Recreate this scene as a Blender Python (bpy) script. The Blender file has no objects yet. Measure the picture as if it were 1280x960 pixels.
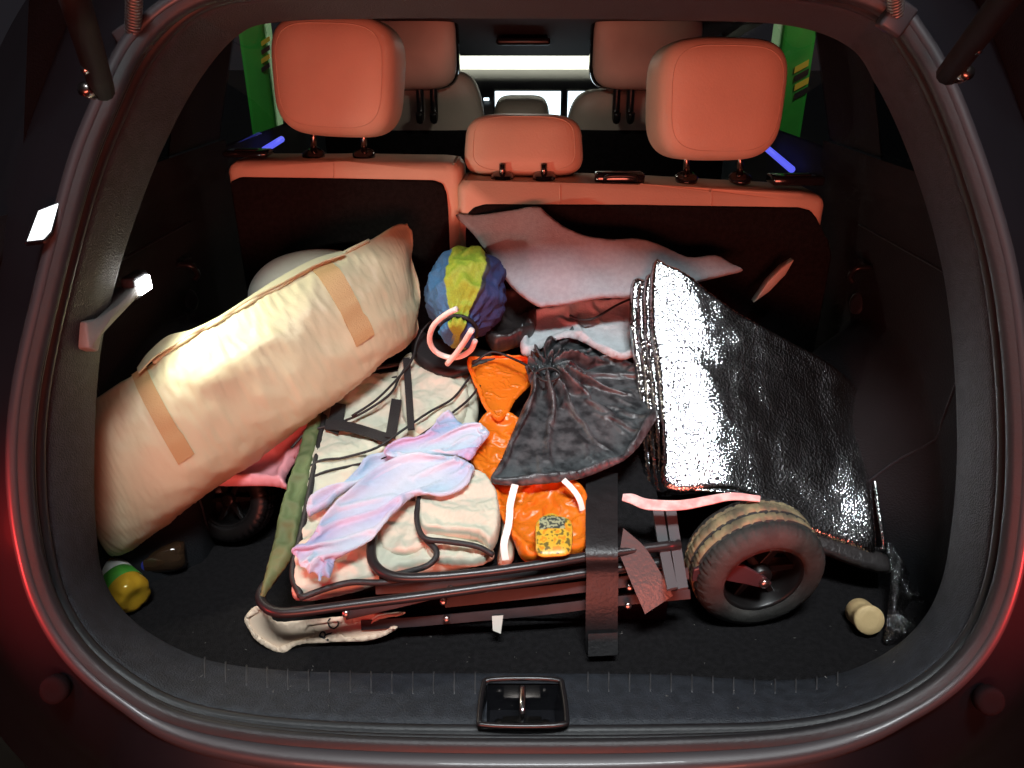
import bpy, bmesh, math, random
import numpy as np
from mathutils import Vector, Matrix, noise as mn
from mathutils.geometry import delaunay_2d_cdt
random.seed(7)
V = Vector
scene = bpy.context.scene
COL = scene.collection

# ------------------------------------------------------------------ camera
CAM = V((0.0, -0.67, 0.77)); PITCH = math.radians(25.0); YAW = math.radians(0.8); FPX = 930.0
FWD = V((-math.sin(YAW)*math.cos(PITCH), math.cos(YAW)*math.cos(PITCH), -math.sin(PITCH)))
RGT = V((math.cos(YAW), math.sin(YAW), 0)); UPV = RGT.cross(FWD)
cd = bpy.data.cameras.new('camera'); cam = bpy.data.objects.new('camera', cd); COL.objects.link(cam)
cd.sensor_width = 36.0; cd.lens = 36.0*FPX/1280.0; cd.clip_start = 0.01; cd.clip_end = 200
M = Matrix((RGT, UPV, -FWD)).transposed().to_4x4(); M.translation = CAM; cam.matrix_world = M
scene.camera = cam
# ------------------------------------------------------------------ world, lamps, exposure
w = bpy.data.worlds.new('World'); scene.world = w; w.use_nodes = True
bg = w.node_tree.nodes['Background']; bg.inputs[0].default_value = (0.55, 0.5, 0.6, 1); bg.inputs[1].default_value = 0.022
scene.view_settings.view_transform = 'Standard'; scene.view_settings.look = 'None'
scene.view_settings.exposure = 0.0; scene.view_settings.gamma = 1.0
try: scene.view_settings.use_curve_mapping = False
except Exception: pass

def area(name, loc, target, sx, sy, power, color, spread=180):
    l = bpy.data.lights.new(name, 'AREA'); l.shape = 'RECTANGLE'; l.size = sx; l.size_y = sy
    l.energy = power; l.color = color; l.spread = math.radians(spread)
    o = bpy.data.objects.new(name, l); COL.objects.link(o); o.location = loc
    o.rotation_euler = (V(target)-V(loc)).to_track_quat('-Z', 'Y').to_euler()
    return o
def spot(name, loc, target, power, color, size=70, blend=0.6, r=0.03):
    l = bpy.data.lights.new(name, 'SPOT'); l.energy = power; l.color = color; l.spot_size = math.radians(size)
    l.spot_blend = blend; l.shadow_soft_size = r
    o = bpy.data.objects.new(name, l); COL.objects.link(o); o.location = loc
    o.rotation_euler = (V(target)-V(loc)).to_track_quat('-Z', 'Y').to_euler()
    return o
# ceiling tube of the garage above the open tailgate
area('garage_ceiling_light', (0.12, -0.95, 2.45), (0.05, 0.36, 0.1), 0.9, 0.3, 6.0, (0.92, 0.98, 1.0), 44)
# red glow of the tail lamps thrown back from behind the car
area('tail_glow', (0.0, -2.1, 0.14), (0.0, 0.8, 0.45), 1.7, 0.5, 22, (1.0, 0.20, 0.13), 120)
# the car's headlamps on the wall ahead, and lamps of the garage at its sides
spot('headlamp_left', (-0.6, 3.6, -0.1), (-0.4, 7.0, 0.3), 900, (1, 0.98, 0.92))
spot('headlamp_right', (0.6, 3.6, -0.1), (0.4, 7.0, 0.3), 900, (1, 0.98, 0.92))
area('garage_lamp_left', (-3.2, 3.2, 2.2), (-3.4, 5.4, 0.2), 0.6, 0.6, 16, (1, 1, 0.92))
area('garage_lamp_right', (2.6, 3.2, 2.2), (2.9, 5.4, 0.2), 0.6, 0.6, 16, (1, 1, 0.92))

# ------------------------------------------------------------------ pixel rays
def ray(u, v): return (FWD + RGT*((u-640)/FPX) + UPV*((480-v)/FPX))
def PY(u, v, y): d = ray(u, v); return CAM + d*((y-CAM.y)/d.y)
def PZ(u, v, z): d = ray(u, v); return CAM + d*((z-CAM.z)/d.z)
def PXx(u, v, x): d = ray(u, v); return CAM + d*((x-CAM.x)/d.x)
class Plane:
    def __init__(s, p, a, b=None):
        s.p = V(p); n = V(a) if b is None else (V(a)-V(p)).cross(V(b)-V(p)); n.normalize()
        if n.dot(CAM-s.p) < 0: n = -n
        s.n = n; e = V((1, 0, 0)); e = e - n*e.dot(n); s.e1 = e.normalized(); s.e2 = n.cross(s.e1)
    def hit(s, u, v, h=0):
        d = ray(u, v); return CAM + d*(((s.p+s.n*h)-CAM).dot(s.n)/d.dot(s.n))
    def up(s, h): return Plane(s.p+s.n*h, s.n)
    def loc(s, P): q = P-s.p; return (q.dot(s.e1), q.dot(s.e2))
    def world(s, a, b): return s.p + s.e1*a + s.e2*b
Q = Plane((0, 0.22, 0.06), (1, 0.22, 0.06), (0, 0.66, 0.20))      # top of the folded wagon
B = Plane((0, 0.22, 0.06), (1, 0.22, 0.06), (0, 0.16, -0.045))    # its front face
FLOOR = -0.05

# ------------------------------------------------------------------ materials
def mat(name, col, rough=0.6, metal=0.0, var=0.0, vscale=12, bump=0.0, bscale=60, col2=None, coat=0.0, sheen=0.0,
        emit=None, estr=0.0, alpha=1.0, trans=0.0, spec=0.5, detail=4, stretch=(1, 1, 1), tl=0.0, rvar=0.0):
    m = bpy.data.materials.new(name); m.use_nodes = True; nt = m.node_tree; b = nt.nodes['Principled BSDF']
    b.inputs['Base Color'].default_value = (*col, 1); b.inputs['Roughness'].default_value = rough
    b.inputs['Metallic'].default_value = metal; b.inputs['Coat Weight'].default_value = coat
    b.inputs['Sheen Weight'].default_value = sheen; b.inputs['Alpha'].default_value = alpha
    b.inputs['Transmission Weight'].default_value = trans; b.inputs['Specular IOR Level'].default_value = spec
    if emit: b.inputs['Emission Color'].default_value = (*emit, 1); b.inputs['Emission Strength'].default_value = estr
    tc = nt.nodes.new('ShaderNodeTexCoord'); mp = nt.nodes.new('ShaderNodeMapping'); mp.inputs['Scale'].default_value = stretch
    nt.links.new(tc.outputs['Object'], mp.inputs[0])
    if var > 0 or col2:
        n = nt.nodes.new('ShaderNodeTexNoise'); n.inputs['Scale'].default_value = vscale; n.inputs['Detail'].default_value = 5
        nt.links.new(mp.outputs[0], n.inputs['Vector'])
        mx = nt.nodes.new('ShaderNodeMix'); mx.data_type = 'RGBA'
        c2 = col2 if col2 else tuple(c*(1-var) for c in col)
        mx.inputs[6].default_value = (*col, 1); mx.inputs[7].default_value = (*c2, 1)
        r = nt.nodes.new('ShaderNodeValToRGB'); r.color_ramp.elements[0].position = 0.38; r.color_ramp.elements[1].position = 0.62
        nt.links.new(n.outputs[0], r.inputs[0]); nt.links.new(r.outputs[0], mx.inputs[0]); nt.links.new(mx.outputs[2], b.inputs['Base Color'])
        if rvar > 0:
            rr = nt.nodes.new('ShaderNodeMapRange'); rr.inputs[3].default_value = max(0, rough-rvar); rr.inputs[4].default_value = min(1, rough+rvar)
            nt.links.new(n.outputs[0], rr.inputs[0]); nt.links.new(rr.outputs[0], b.inputs['Roughness'])
    if bump > 0:
        n2 = nt.nodes.new('ShaderNodeTexNoise'); n2.inputs['Scale'].default_value = bscale; n2.inputs['Detail'].default_value = detail
        nt.links.new(mp.outputs[0], n2.inputs['Vector'])
        bp = nt.nodes.new('ShaderNodeBump'); bp.inputs['Strength'].default_value = bump; bp.inputs['Distance'].default_value = 0.004
        nt.links.new(n2.outputs[0], bp.inputs['Height']); nt.links.new(bp.outputs[0], b.inputs['Normal'])
    if tl > 0:
        t = nt.nodes.new('ShaderNodeBsdfTranslucent'); t.inputs[0].default_value = (*col, 1)
        ms = nt.nodes.new('ShaderNodeMixShader'); ms.inputs[0].default_value = tl
        nt.links.new(b.outputs[0], ms.inputs[1]); nt.links.new(t.outputs[0], ms.inputs[2])
        nt.links.new(ms.outputs[0], nt.nodes['Material Output'].inputs[0])
    return m
def clearmat(name, tint, rough=0.05, gl=0.12, bump=0.0, bscale=30):
    m = bpy.data.materials.new(name); m.use_nodes = True; nt = m.node_tree; nt.nodes.clear()
    out = nt.nodes.new('ShaderNodeOutputMaterial'); t = nt.nodes.new('ShaderNodeBsdfTransparent'); t.inputs[0].default_value = (*tint, 1)
    g = nt.nodes.new('ShaderNodeBsdfGlossy'); g.inputs['Roughness'].default_value = rough; g.inputs[0].default_value = (1, 1, 1, 1)
    mx = nt.nodes.new('ShaderNodeMixShader'); lw = nt.nodes.new('ShaderNodeLayerWeight'); lw.inputs[0].default_value = 0.25
    mr = nt.nodes.new('ShaderNodeMapRange'); mr.inputs[3].default_value = gl*0.4; mr.inputs[4].default_value = min(1, gl*4)
    nt.links.new(lw.outputs['Facing'], mr.inputs[0]); nt.links.new(mr.outputs[0], mx.inputs[0])
    nt.links.new(t.outputs[0], mx.inputs[1]); nt.links.new(g.outputs[0], mx.inputs[2]); nt.links.new(mx.outputs[0], out.inputs[0])
    if bump:
        n = nt.nodes.new('ShaderNodeTexNoise'); n.inputs['Scale'].default_value = bscale
        bp = nt.nodes.new('ShaderNodeBump'); bp.inputs['Strength'].default_value = bump; bp.inputs['Distance'].default_value = 0.01
        nt.links.new(n.outputs[0], bp.inputs['Height']); nt.links.new(bp.outputs[0], g.inputs['Normal'])
    return m
def attrmat(name, rough=0.7, bump=0.2, bscale=200, var=0.25, vscale=30, sheen=0.0, tl=0.0):
    m = mat(name, (1, 1, 1), rough, bump=bump, bscale=bscale, sheen=sheen); nt = m.node_tree; b = nt.nodes['Principled BSDF']
    a = nt.nodes.new('ShaderNodeVertexColor'); a.layer_name = 'tint'
    n = nt.nodes.new('ShaderNodeTexNoise'); n.inputs['Scale'].default_value = vscale; n.inputs['Detail'].default_value = 6
    mr = nt.nodes.new('ShaderNodeMapRange'); mr.inputs[1].default_value = 0.3; mr.inputs[2].default_value = 0.7
    mr.inputs[3].default_value = 1-var; mr.inputs[4].default_value = 1
    mx = nt.nodes.new('ShaderNodeMix'); mx.data_type = 'RGBA'; mx.blend_type = 'MULTIPLY'; mx.inputs[0].default_value = 1
    nt.links.new(n.outputs[0], mr.inputs[0]); nt.links.new(a.outputs[0], mx.inputs[6]); nt.links.new(mr.outputs[0], mx.inputs[7])
    nt.links.new(mx.outputs[2], b.inputs['Base Color'])
    return m
MT = {}
MT['seat'] = mat('cream_leather', (0.76, 0.60, 0.46), 0.5, var=0.12, vscale=6, bump=0.12, bscale=260)
MT['seam'] = mat('cream_thread', (0.66, 0.52, 0.40), 0.7)
MT['frontseat'] = mat('front_seat_leather', (0.62, 0.56, 0.47), 0.45, var=0.2, vscale=5, bump=0.1, bscale=240)
MT['carpet'] = mat('black_carpet', (0.013, 0.012, 0.013), 0.95, var=0.4, vscale=120, bump=0.7, bscale=500, spec=0.15)
MT['trim'] = mat('grained_dark_plastic', (0.030, 0.034, 0.043), 0.58, var=0.35, vscale=60, bump=0.5, bscale=420, spec=0.45)
MT['sill'] = MT['trim']
MT['rib'] = mat('worn_rib_plastic', (0.075, 0.074, 0.08), 0.5, var=0.4, vscale=40)
MT['wall'] = mat('cargo_side_lining', (0.014, 0.015, 0.018), 0.75, var=0.3, vscale=8, bump=0.4, bscale=350, spec=0.3)
MT['seal'] = mat('rubber_seal', (0.016, 0.016, 0.018), 0.5, var=0.2, vscale=20, bump=0.1, bscale=200)
MT['paint'] = mat('black_car_paint', (0.010, 0.010, 0.013), 0.3, coat=0.25, var=0.2, vscale=4)
MT['flange'] = mat('dark_body_flange', (0.035, 0.034, 0.038), 0.42, coat=0.15)
MT['liner'] = mat('dark_headliner', (0.03, 0.026, 0.028), 0.9, bump=0.3, bscale=400)
MT['header'] = mat('tailgate_header_trim', (0.036, 0.032, 0.038), 0.75, bump=0.3, bscale=400)
MT['plastic'] = mat('black_plastic', (0.012, 0.012, 0.013), 0.3)
MT['gloss'] = mat('gloss_black', (0.01, 0.01, 0.012), 0.12, coat=0.5)
MT['chrome'] = mat('bright_metal', (0.7, 0.69, 0.68), 0.22, metal=1.0, var=0.25, vscale=40)
MT['darkmetal'] = mat('post_metal', (0.25, 0.22, 0.2), 0.25, metal=1.0)
MT['glass'] = clearmat('window_glass', (0.82, 0.86, 0.85), 0.02, 0.05)
MT['darkglass'] = clearmat('privacy_glass', (0.30, 0.34, 0.34), 0.02, 0.06)
MT['blueled'] = mat('ambient_strip', (0.1, 0.1, 0.6), 0.4, emit=(0.12, 0.14, 1.0), estr=0.9)
MT['lamp'] = mat('lit_lamp_lens', (1, 1, 1), 0.4, emit=(1, 0.98, 0.95), estr=30)
MT['screen'] = mat('lit_display', (0.8, 0.9, 1), 0.3, emit=(0.75, 0.92, 1.0), estr=2.6)
MT['tail'] = mat('lit_tail_lens', (0.5, 0.01, 0.01), 0.2, emit=(1.0, 0.03, 0.03), estr=1.3, coat=0.6)
MT['redplug'] = mat('red_brown_plug', (0.010, 0.006, 0.007), 0.9, spec=0.1)

# ------------------------------------------------------------------ mesh helpers
def mobj(name, verts, faces, m, parent=None, smooth=True, mi=None, sharp=False):
    me = bpy.data.meshes.new(name); me.from_pydata([tuple(v) for v in verts], [], faces); me.update()
    bm = bmesh.new(); bm.from_mesh(me); bmesh.ops.recalc_face_normals(bm, faces=bm.faces); bm.to_mesh(me); bm.free()
    for mm in (m if isinstance(m, (list, tuple)) else [m]): me.materials.append(mm)
    if mi: me.polygons.foreach_set('material_index', mi)
    if smooth: me.polygons.foreach_set('use_smooth', [True]*len(me.polygons))
    if sharp: me.set_sharp_from_angle(angle=math.radians(40))
    o = bpy.data.objects.new(name, me); COL.objects.link(o)
    if parent: o.parent = parent
    return o
def bmobj(name, bm, m, parent=None, smooth=True):
    me = bpy.data.meshes.new(name); bmesh.ops.recalc_face_normals(bm, faces=bm.faces); bm.to_mesh(me); bm.free()
    me.materials.append(m)
    if smooth: me.polygons.foreach_set('use_smooth', [True]*len(me.polygons))
    o = bpy.data.objects.new(name, me); COL.objects.link(o)
    if parent: o.parent = parent
    return o
def thing(name, label, cat, group=None, loc=(0, 0, 0)):
    o = bpy.data.objects.new(name, None); COL.objects.link(o); o.empty_display_size = 0.05
    return tag(o, label, cat, group)
def tag(o, label, cat, group=None):
    o['label'] = label; o['category'] = cat
    if group: o['group'] = group
    return o
def struct(o): o['kind'] = 'structure'; return o
def crv(pts, n, closed=False):
    P = [tuple(p) for p in pts]; L = len(P); out = []
    segs = L if closed else L-1
    A = np.array(P, float)
    for i in range(segs):
        p0 = A[(i-1) % L] if (closed or i > 0) else 2*A[0]-A[1]
        p1 = A[i]; p2 = A[(i+1) % L]
        p3 = A[(i+2) % L] if (closed or i+2 < L) else 2*A[-1]-A[-2]
        for k in range(n):
            t = k/n
            out.append(0.5*((2*p1)+(-p0+p2)*t+(2*p0-5*p1+4*p2-p3)*t*t+(-p0+3*p1-3*p2+p3)*t**3))
    if not closed: out.append(A[-1])
    return out
def tube(name, pts, r, m, parent=None, n=5, segs=10, closed=False, taper=None, flat=None):
    C = [V(p) for p in crv([tuple(p) for p in pts], n, closed)]
    if not closed and len(C) < 2: return None
    verts = []; faces = []; L = len(C)
    T0 = (C[1]-C[0]).normalized(); N = T0.orthogonal().normalized()
    for i, c in enumerate(C):
        T = ((C[(i+1) % L] if (closed or i < L-1) else C[i])-(C[i-1] if (closed or i > 0) else C[i])).normalized()
        N = (N-T*N.dot(T)).normalized(); Bn = T.cross(N)
        rr = r if taper is None else r*taper(i/(L-1))
        for k in range(segs):
            a = 2*math.pi*k/segs; verts.append(c+N*(math.cos(a)*rr)+Bn*(math.sin(a)*rr))
    for i in range(L if closed else L-1):
        j = (i+1) % L
        for k in range(segs):
            k2 = (k+1) % segs; faces.append((i*segs+k, i*segs+k2, j*segs+k2, j*segs+k))
    if not closed:
        faces.append(tuple(range(segs))[::-1]); faces.append(tuple((L-1)*segs+k for k in range(segs)))
    return mobj(name, verts, faces, m, parent)
def ribbon(name, A, Bp, th, m, parent=None, n=6, wav=0.0):
    """strap between two edge polylines A and Bp (3D points), given thickness"""
    a = [V(p) for p in crv([tuple(p) for p in A], n)]; b = [V(p) for p in crv([tuple(p) for p in Bp], n)]
    L = len(a); verts = []; faces = []
    for i in range(L):
        T = a[min(i+1, L-1)]-a[max(i-1, 0)]; N = T.cross(b[i]-a[i]).normalized()
        if N.dot(CAM-a[i]) < 0: N = -N
        wv = N*(wav*mn.noise(a[i]*40))
        mid = (a[i]+b[i])/2
        for P in (a[i], mid+N*th*0.1, b[i]): verts.append(P+N*th+wv)
        for P in (b[i], mid, a[i]): verts.append(P+wv)
    for i in range(L-1):
        for k in range(6): faces.append((i*6+k, i*6+(k+1) % 6, i*6+6+(k+1) % 6, i*6+6+k))
    faces.append((0, 1, 2, 3, 4, 5)); faces.append(tuple((L-1)*6+k for k in range(6)))
    o = mobj(name, verts, faces, m, parent, sharp=True)
    return o
def rbox(name, c, size, bev, m, parent=None, rot=None, segs=3, smooth=True):
    bm = bmesh.new(); bmesh.ops.create_cube(bm, size=1)
    for v in bm.verts: v.co = V((v.co.x*size[0], v.co.y*size[1], v.co.z*size[2]))
    if bev > 0: bmesh.ops.bevel(bm, geom=bm.edges[:], offset=bev, segments=segs, profile=0.5, affect='EDGES')
    R = rot.to_matrix().to_4x4() if rot is not None else Matrix()
    bmesh.ops.transform(bm, matrix=Matrix.Translation(V(c)) @ R, verts=bm.verts[:])
    o = bmobj(name, bm, m, parent, smooth)
    if smooth:
        for p in o.data.polygons: pass
    return o
def prism(name, outline, dvec, m, parent=None, bev=0.0, smooth=False, segs=2):
    bm = bmesh.new(); d = V(dvec)
    f = [bm.verts.new(V(p)) for p in outline]; g = [bm.verts.new(V(p)+d) for p in outline]
    n = len(f); bm.faces.new(f); bm.faces.new(g[::-1])
    for i in range(n): bm.faces.new((f[i], g[i], g[(i+1) % n], f[(i+1) % n]))
    if bev > 0:
        bmesh.ops.bevel(bm, geom=bm.edges[:], offset=bev, segments=segs, profile=0.5, affect='EDGES')
    return bmobj(name, bm, m, parent, smooth)
def lathe(name, prof, p0, axis, m, parent=None, segs=40, mi=None, rmod=None):
    """prof: list of (t along axis, radius)"""
    ax = V(axis).normalized(); e = ax.orthogonal().normalized(); f = ax.cross(e); p0 = V(p0)
    verts = []; faces = []; mis = []
    for i, (t, r) in enumerate(prof):
        for k in range(segs):
            a = 2*math.pi*k/segs; rr = max(r, 1e-4)
            if rmod: rr = rmod(i, a, rr)
            verts.append(p0+ax*t+e*(math.cos(a)*rr)+f*(math.sin(a)*rr))
    for i in range(len(prof)-1):
        for k in range(segs):
            k2 = (k+1) % segs; faces.append((i*segs+k, i*segs+k2, (i+1)*segs+k2, (i+1)*segs+k))
            if mi: mis.append(mi[i])
    faces.append(tuple(range(segs))); faces.append(tuple((len(prof)-1)*segs+k for k in range(segs)))
    if mi: mis += [mi[0], mi[-1]]
    return mobj(name, verts, faces, m, parent, mi=mis if mi else None)
def nz(p, s, seed=0.0): return mn.noise(V((p[0]*s+seed*7.3, p[1]*s-seed*3.1, p[2]*s+seed)))
def crease(p, s, seed=0.0):                        # sharp folds
    return 0.5-abs(nz(p, s, seed))*1.6-0.5*abs(nz(p, s*2.1, seed+3))
def tri(x): x = x % 1.0; return 4*abs(x-0.5)-1                        # straight sharp folds
def crumple(a, b, f, seed, k=4):
    s = 0.0
    for j in range(k):
        th = seed*1.7+j*2.4; q = a*math.cos(th)+b*math.sin(th); r = -a*math.sin(th)+b*math.cos(th)
        ms = mn.noise(V((q*f*0.55+seed*3, r*f*0.35, j*5.1)))+0.25
        if ms > 0: s += min(1, ms*2.2)*tri(q*f*(0.8+0.35*j)+0.5*mn.noise(V((a*f*0.8, b*f*0.8, seed+j))))/(1+0.4*j)
    return s/k
def simulate(X, F, grow, pin, n, floor, steps=70, its=10, kb=0.1, grav=3.0, tether=0.0, press=0.0):
    """small position-based cloth: edges grown past their space buckle into folds; n is up, floor the least height"""
    X = np.array(X, float); F = np.array(F, int); N = len(X); n = np.array(n, float)
    E = np.sort(np.concatenate([F[:, [0, 1]], F[:, [1, 2]], F[:, [2, 0]]]), 1)
    opp = np.concatenate([F[:, 2], F[:, 0], F[:, 1]])
    key = E[:, 0]*N+E[:, 1]; o = np.argsort(key, kind='stable'); ks = key[o]
    first = np.r_[True, ks[1:] != ks[:-1]]; E1 = E[o][first]
    dup = np.where(ks[1:] == ks[:-1])[0]; BD = np.stack([opp[o][dup], opp[o][dup+1]], 1)
    def rest(e, g):
        d = X[e[:, 1]]-X[e[:, 0]]; L = np.linalg.norm(d, axis=1); mid = (X[e[:, 1]]+X[e[:, 0]])/2
        return L*(grow(mid, d/np.maximum(L, 1e-9)[:, None]) if g else 1.0)
    L1 = rest(E1, True); LB = rest(BD, True)
    ci = np.concatenate([E1[:, 0], BD[:, 0]]); cj = np.concatenate([E1[:, 1], BD[:, 1]]); L = np.concatenate([L1, LB])
    K = np.concatenate([np.ones(len(L1)), np.full(len(LB), kb)])
    cnt = np.bincount(ci, K, N)+np.bincount(cj, K, N)+1e-9
    x = X.copy(); v = np.zeros_like(x); dt = 0.012; free = (~pin)[:, None]
    for st in range(steps):
        v += -n*grav*dt
        if press:
            fn = np.cross(x[F[:, 1]]-x[F[:, 0]], x[F[:, 2]]-x[F[:, 0]])
            vn = np.stack([sum(np.bincount(F[:, q], fn[:, c], N) for q in range(3)) for c in range(3)], 1)
            v += press*dt*vn/np.maximum(np.linalg.norm(vn, axis=1), 1e-9)[:, None]
        p = x+v*dt*free
        for it in range(its):
            d = p[cj]-p[ci]; l = np.maximum(np.linalg.norm(d, axis=1), 1e-7); c = (K*0.5*(l-L)/l)[:, None]*d
            dp = np.stack([np.bincount(ci, c[:, q], N)-np.bincount(cj, c[:, q], N) for q in range(3)], 1)
            p += free*dp*(1.9/cnt)[:, None]
            if tether: p += free*tether*(X-p)
            if floor is not None:
                h = p@n; p += n*np.maximum(0, floor-h)[:, None]*free
        v = (p-x)/dt*0.90; x = p
    return x
def cushion(name, px, pl, H, m, parent=None, back=0.25, R=None, cell=0.006, disp=None, bend=None, sub=4, tint=None, sharp=False, edge=0.0, base=0.0, cloth=None, subd=0):
    """soft thing: outline in pixels on plane pl, puffed to height H, with folds disp(P, a, b, d)"""
    o2 = [tuple(p) for p in px] if sharp else crv(px, sub, True)
    out = np.array([pl.loc(pl.hit(p[0], p[1])) for p in o2])
    if sharp:
        d2 = []
        for i in range(len(out)):
            a = out[i]; b = out[(i+1) % len(out)]; k = max(1, int(np.linalg.norm(b-a)/(cell*1.2)))
            for t in range(k): d2.append(a+(b-a)*t/k)
        out = np.array(d2)
    mnx, mny = out.min(0); mxx, mxy = out.max(0)
    xs = np.arange(mnx, mxx, cell); ys = np.arange(mny, mxy, cell*0.866)
    gx, gy = np.meshgrid(xs, ys); gx = gx+((np.arange(len(ys)) % 2)*cell*0.5)[:, None]
    G = np.stack([gx.ravel(), gy.ravel()], 1)
    x1 = out[:, 0]; y1 = out[:, 1]; x2 = np.roll(x1, -1); y2 = np.roll(y1, -1)
    inside = np.zeros(len(G), bool); D = np.full(len(G), 1e9)
    for i in range(len(out)):
        c = ((y1[i] > G[:, 1]) != (y2[i] > G[:, 1]))
        with np.errstate(divide='ignore', invalid='ignore'):
            xi = (x2[i]-x1[i])*(G[:, 1]-y1[i])/(y2[i]-y1[i])+x1[i]
        inside ^= c & (G[:, 0] < xi)
        ex, ey = x2[i]-x1[i], y2[i]-y1[i]; l2 = ex*ex+ey*ey+1e-12
        t = np.clip(((G[:, 0]-x1[i])*ex+(G[:, 1]-y1[i])*ey)/l2, 0, 1)
        D = np.minimum(D, np.hypot(G[:, 0]-x1[i]-t*ex, G[:, 1]-y1[i]-t*ey))
    keep = inside & (D > cell*0.55); G = G[keep]
    n = len(out)
    pts = [V((float(a), float(b))) for a, b in out]+[V((float(a), float(b))) for a, b in G]
    res = delaunay_2d_cdt(pts, [(i, (i+1) % n) for i in range(n)], [list(range(n))], 1, 1e-6)
    vs, fs = res[0], res[2]
    A = np.array([(p.x, p.y) for p in vs]); D = np.full(len(A), 1e9)
    for i in range(n):
        ex, ey = x2[i]-x1[i], y2[i]-y1[i]; l2 = ex*ex+ey*ey+1e-12
        t = np.clip(((A[:, 0]-x1[i])*ex+(A[:, 1]-y1[i])*ey)/l2, 0, 1)
        D = np.minimum(D, np.hypot(A[:, 0]-x1[i]-t*ex, A[:, 1]-y1[i]-t*ey))
    if R is None: R = float(D.max())
    top = []; bot = []; cols = []
    for (a, b), d in zip(A, D):
        P = pl.world(a, b); q = min(1.0, d/R); pr = math.sqrt(max(0, 1-(1-q)**2)); h = H*pr
        bd = bend(a, b) if bend else 0.0
        dz = disp(P, a, b, d)*min(1, d/(0.25*R)+edge) if disp else 0.0
        top.append(P+pl.n*(base+h+bd+dz)); bot.append(P+pl.n*(base-h*back-0.0006+bd+dz*(0.9 if back < 0.02 else 0.0)))
        if tint: cols.append(tint(P, a, b, d))
    N = len(top); onb = D < 1e-5
    if cloth:
        nn = np.array(pl.n); G0 = cloth.get('grow', 1.1)
        gf = (lambda mid, dr: np.full(len(mid), G0)) if not callable(G0) else (lambda mid, dr: G0(mid, dr, pl))
        T0 = np.array([tuple(p) for p in top]); rs = np.random.RandomState(cloth.get('seed', 1))
        T0 = T0+nn*(rs.rand(len(T0))*0.0015*(~onb))[:, None]
        fl = np.array([tuple(p) for p in bot])@nn+0.0012
        tri3 = [f for f in fs if len(f) == 3]
        T1 = simulate(T0, tri3, gf, onb & bool(cloth.get('pin', True)), nn, fl, cloth.get('steps', 60), cloth.get('its', 10), cloth.get('kb', 0.1), cloth.get('grav', 3.0), cloth.get('tether', 0.0))
        top = [V(p) for p in T1]
    mp = {}; verts = list(top); k = N; tcol = list(cols)
    for i in range(N):
        if onb[i]: mp[i] = i
        else: mp[i] = k; verts.append(bot[i]); k += 1; (tcol.append(cols[i]) if tint else None)
    faces = [tuple(f) for f in fs]+[tuple(mp[i] for i in reversed(f)) for f in fs]
    faces = [f for f in faces if len(set(f)) == len(f)]
    seen = set(); F2 = []
    for f in faces:
        s = frozenset(f)
        if s not in seen: seen.add(s); F2.append(f)
    o = mobj(name, verts, F2, m, parent)
    if tint:
        ca = o.data.color_attributes.new('tint', 'FLOAT_COLOR', 'POINT')
        ca.data.foreach_set('color', np.array([(*c, 1) for c in tcol], 'f').ravel())
    if subd:
        md = o.modifiers.new('smooth', 'SUBSURF'); md.levels = subd; md.render_levels = subd
    return o
def gdir(ang, g, g2=1.0):                                  # grow across the direction ang so that folds run along it
    def f(mid, dr, pl):
        t = dr@np.array(-pl.e1*math.sin(ang)+pl.e2*math.cos(ang)); return g2+(g-g2)*t*t
    return f
def gpinch(spots, g0=1.04):                                # gathers: cloth gathered round points, pleats radiate from them
    def f(mid, dr, pl):
        g = np.full(len(mid), g0)
        for (P, rad, am) in spots:
            q = mid-np.array(P); r = np.linalg.norm(q, axis=1); rd = np.abs((q*dr).sum(1))/np.maximum(r, 1e-6)
            g = g+am*np.exp(-r/rad)*(1-rd*rd)
        return g
    return f
# ------------------------------------------------------------------ surroundings seen through the glass
ground = struct(mobj('ground', [(-30, -15, -0.75), (30, -15, -0.75), (30, 40, -0.75), (-30, 40, -0.75)], [(0, 1, 2, 3)],
    mat('garage_floor', (0.035, 0.045, 0.035), 0.5, var=0.3, vscale=2, bump=0.2, bscale=30)))
gw = rbox('garage_wall', (0, 7.2, 0.75), (3.4, 0.2, 3.0), 0.01, mat('pale_wall_paint', (0.75, 0.73, 0.62), 0.7, var=0.15, vscale=2))
tag(gw, 'pale painted garage wall lit by headlamps, ahead of the windscreen', 'wall')
GREEN = mat('green_pillar_paint', (0.04, 0.50, 0.05), 0.55, var=0.3, vscale=3, bump=0.1, bscale=20)
YEL = mat('hazard_yellow', (0.85, 0.62, 0.05), 0.5); BLK = mat('hazard_black', (0.01, 0.01, 0.01), 0.5)
WHT = mat('white_reflector', (0.85, 0.85, 0.8), 0.4); BLU = mat('blue_board', (0.03, 0.06, 0.35), 0.5); REDP = mat('red_board', (0.7, 0.06, 0.03), 0.5)
def pillar(label, u0, u1, y, chev):
    a = PY(u0, 80, y); b = PY(u1, 80, y); wd = (b-a).length
    t = thing('garage_pillar', label, 'pillar')
    rbox('pillar_shaft', ((a.x+b.x)/2, y+wd/2, 0.75), (wd, wd, 2.98), 0.03, GREEN, t, smooth=False)
    rbox('pillar_foot', ((a.x+b.x)/2, y+wd/2, -0.60), (wd+0.16, wd+0.16, 0.28), 0.03, mat('foot_concrete', (0.22, 0.25, 0.2), 0.8, var=0.3), t, smooth=False)
    for uu, vv, s in chev:
        for k in range(4):
            c = PY(uu, vv+k*11, y-0.012); h = 0.05*s
            prism('hazard_stripe', [c+V((-h, 0, -h*0.9)), c+V((h, 0, h*0.2)), c+V((h, 0, h*1.1)), c+V((-h, 0, 0))], (0, 0.01, 0), YEL if k % 2 == 0 else BLK, t)
    return t
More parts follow.
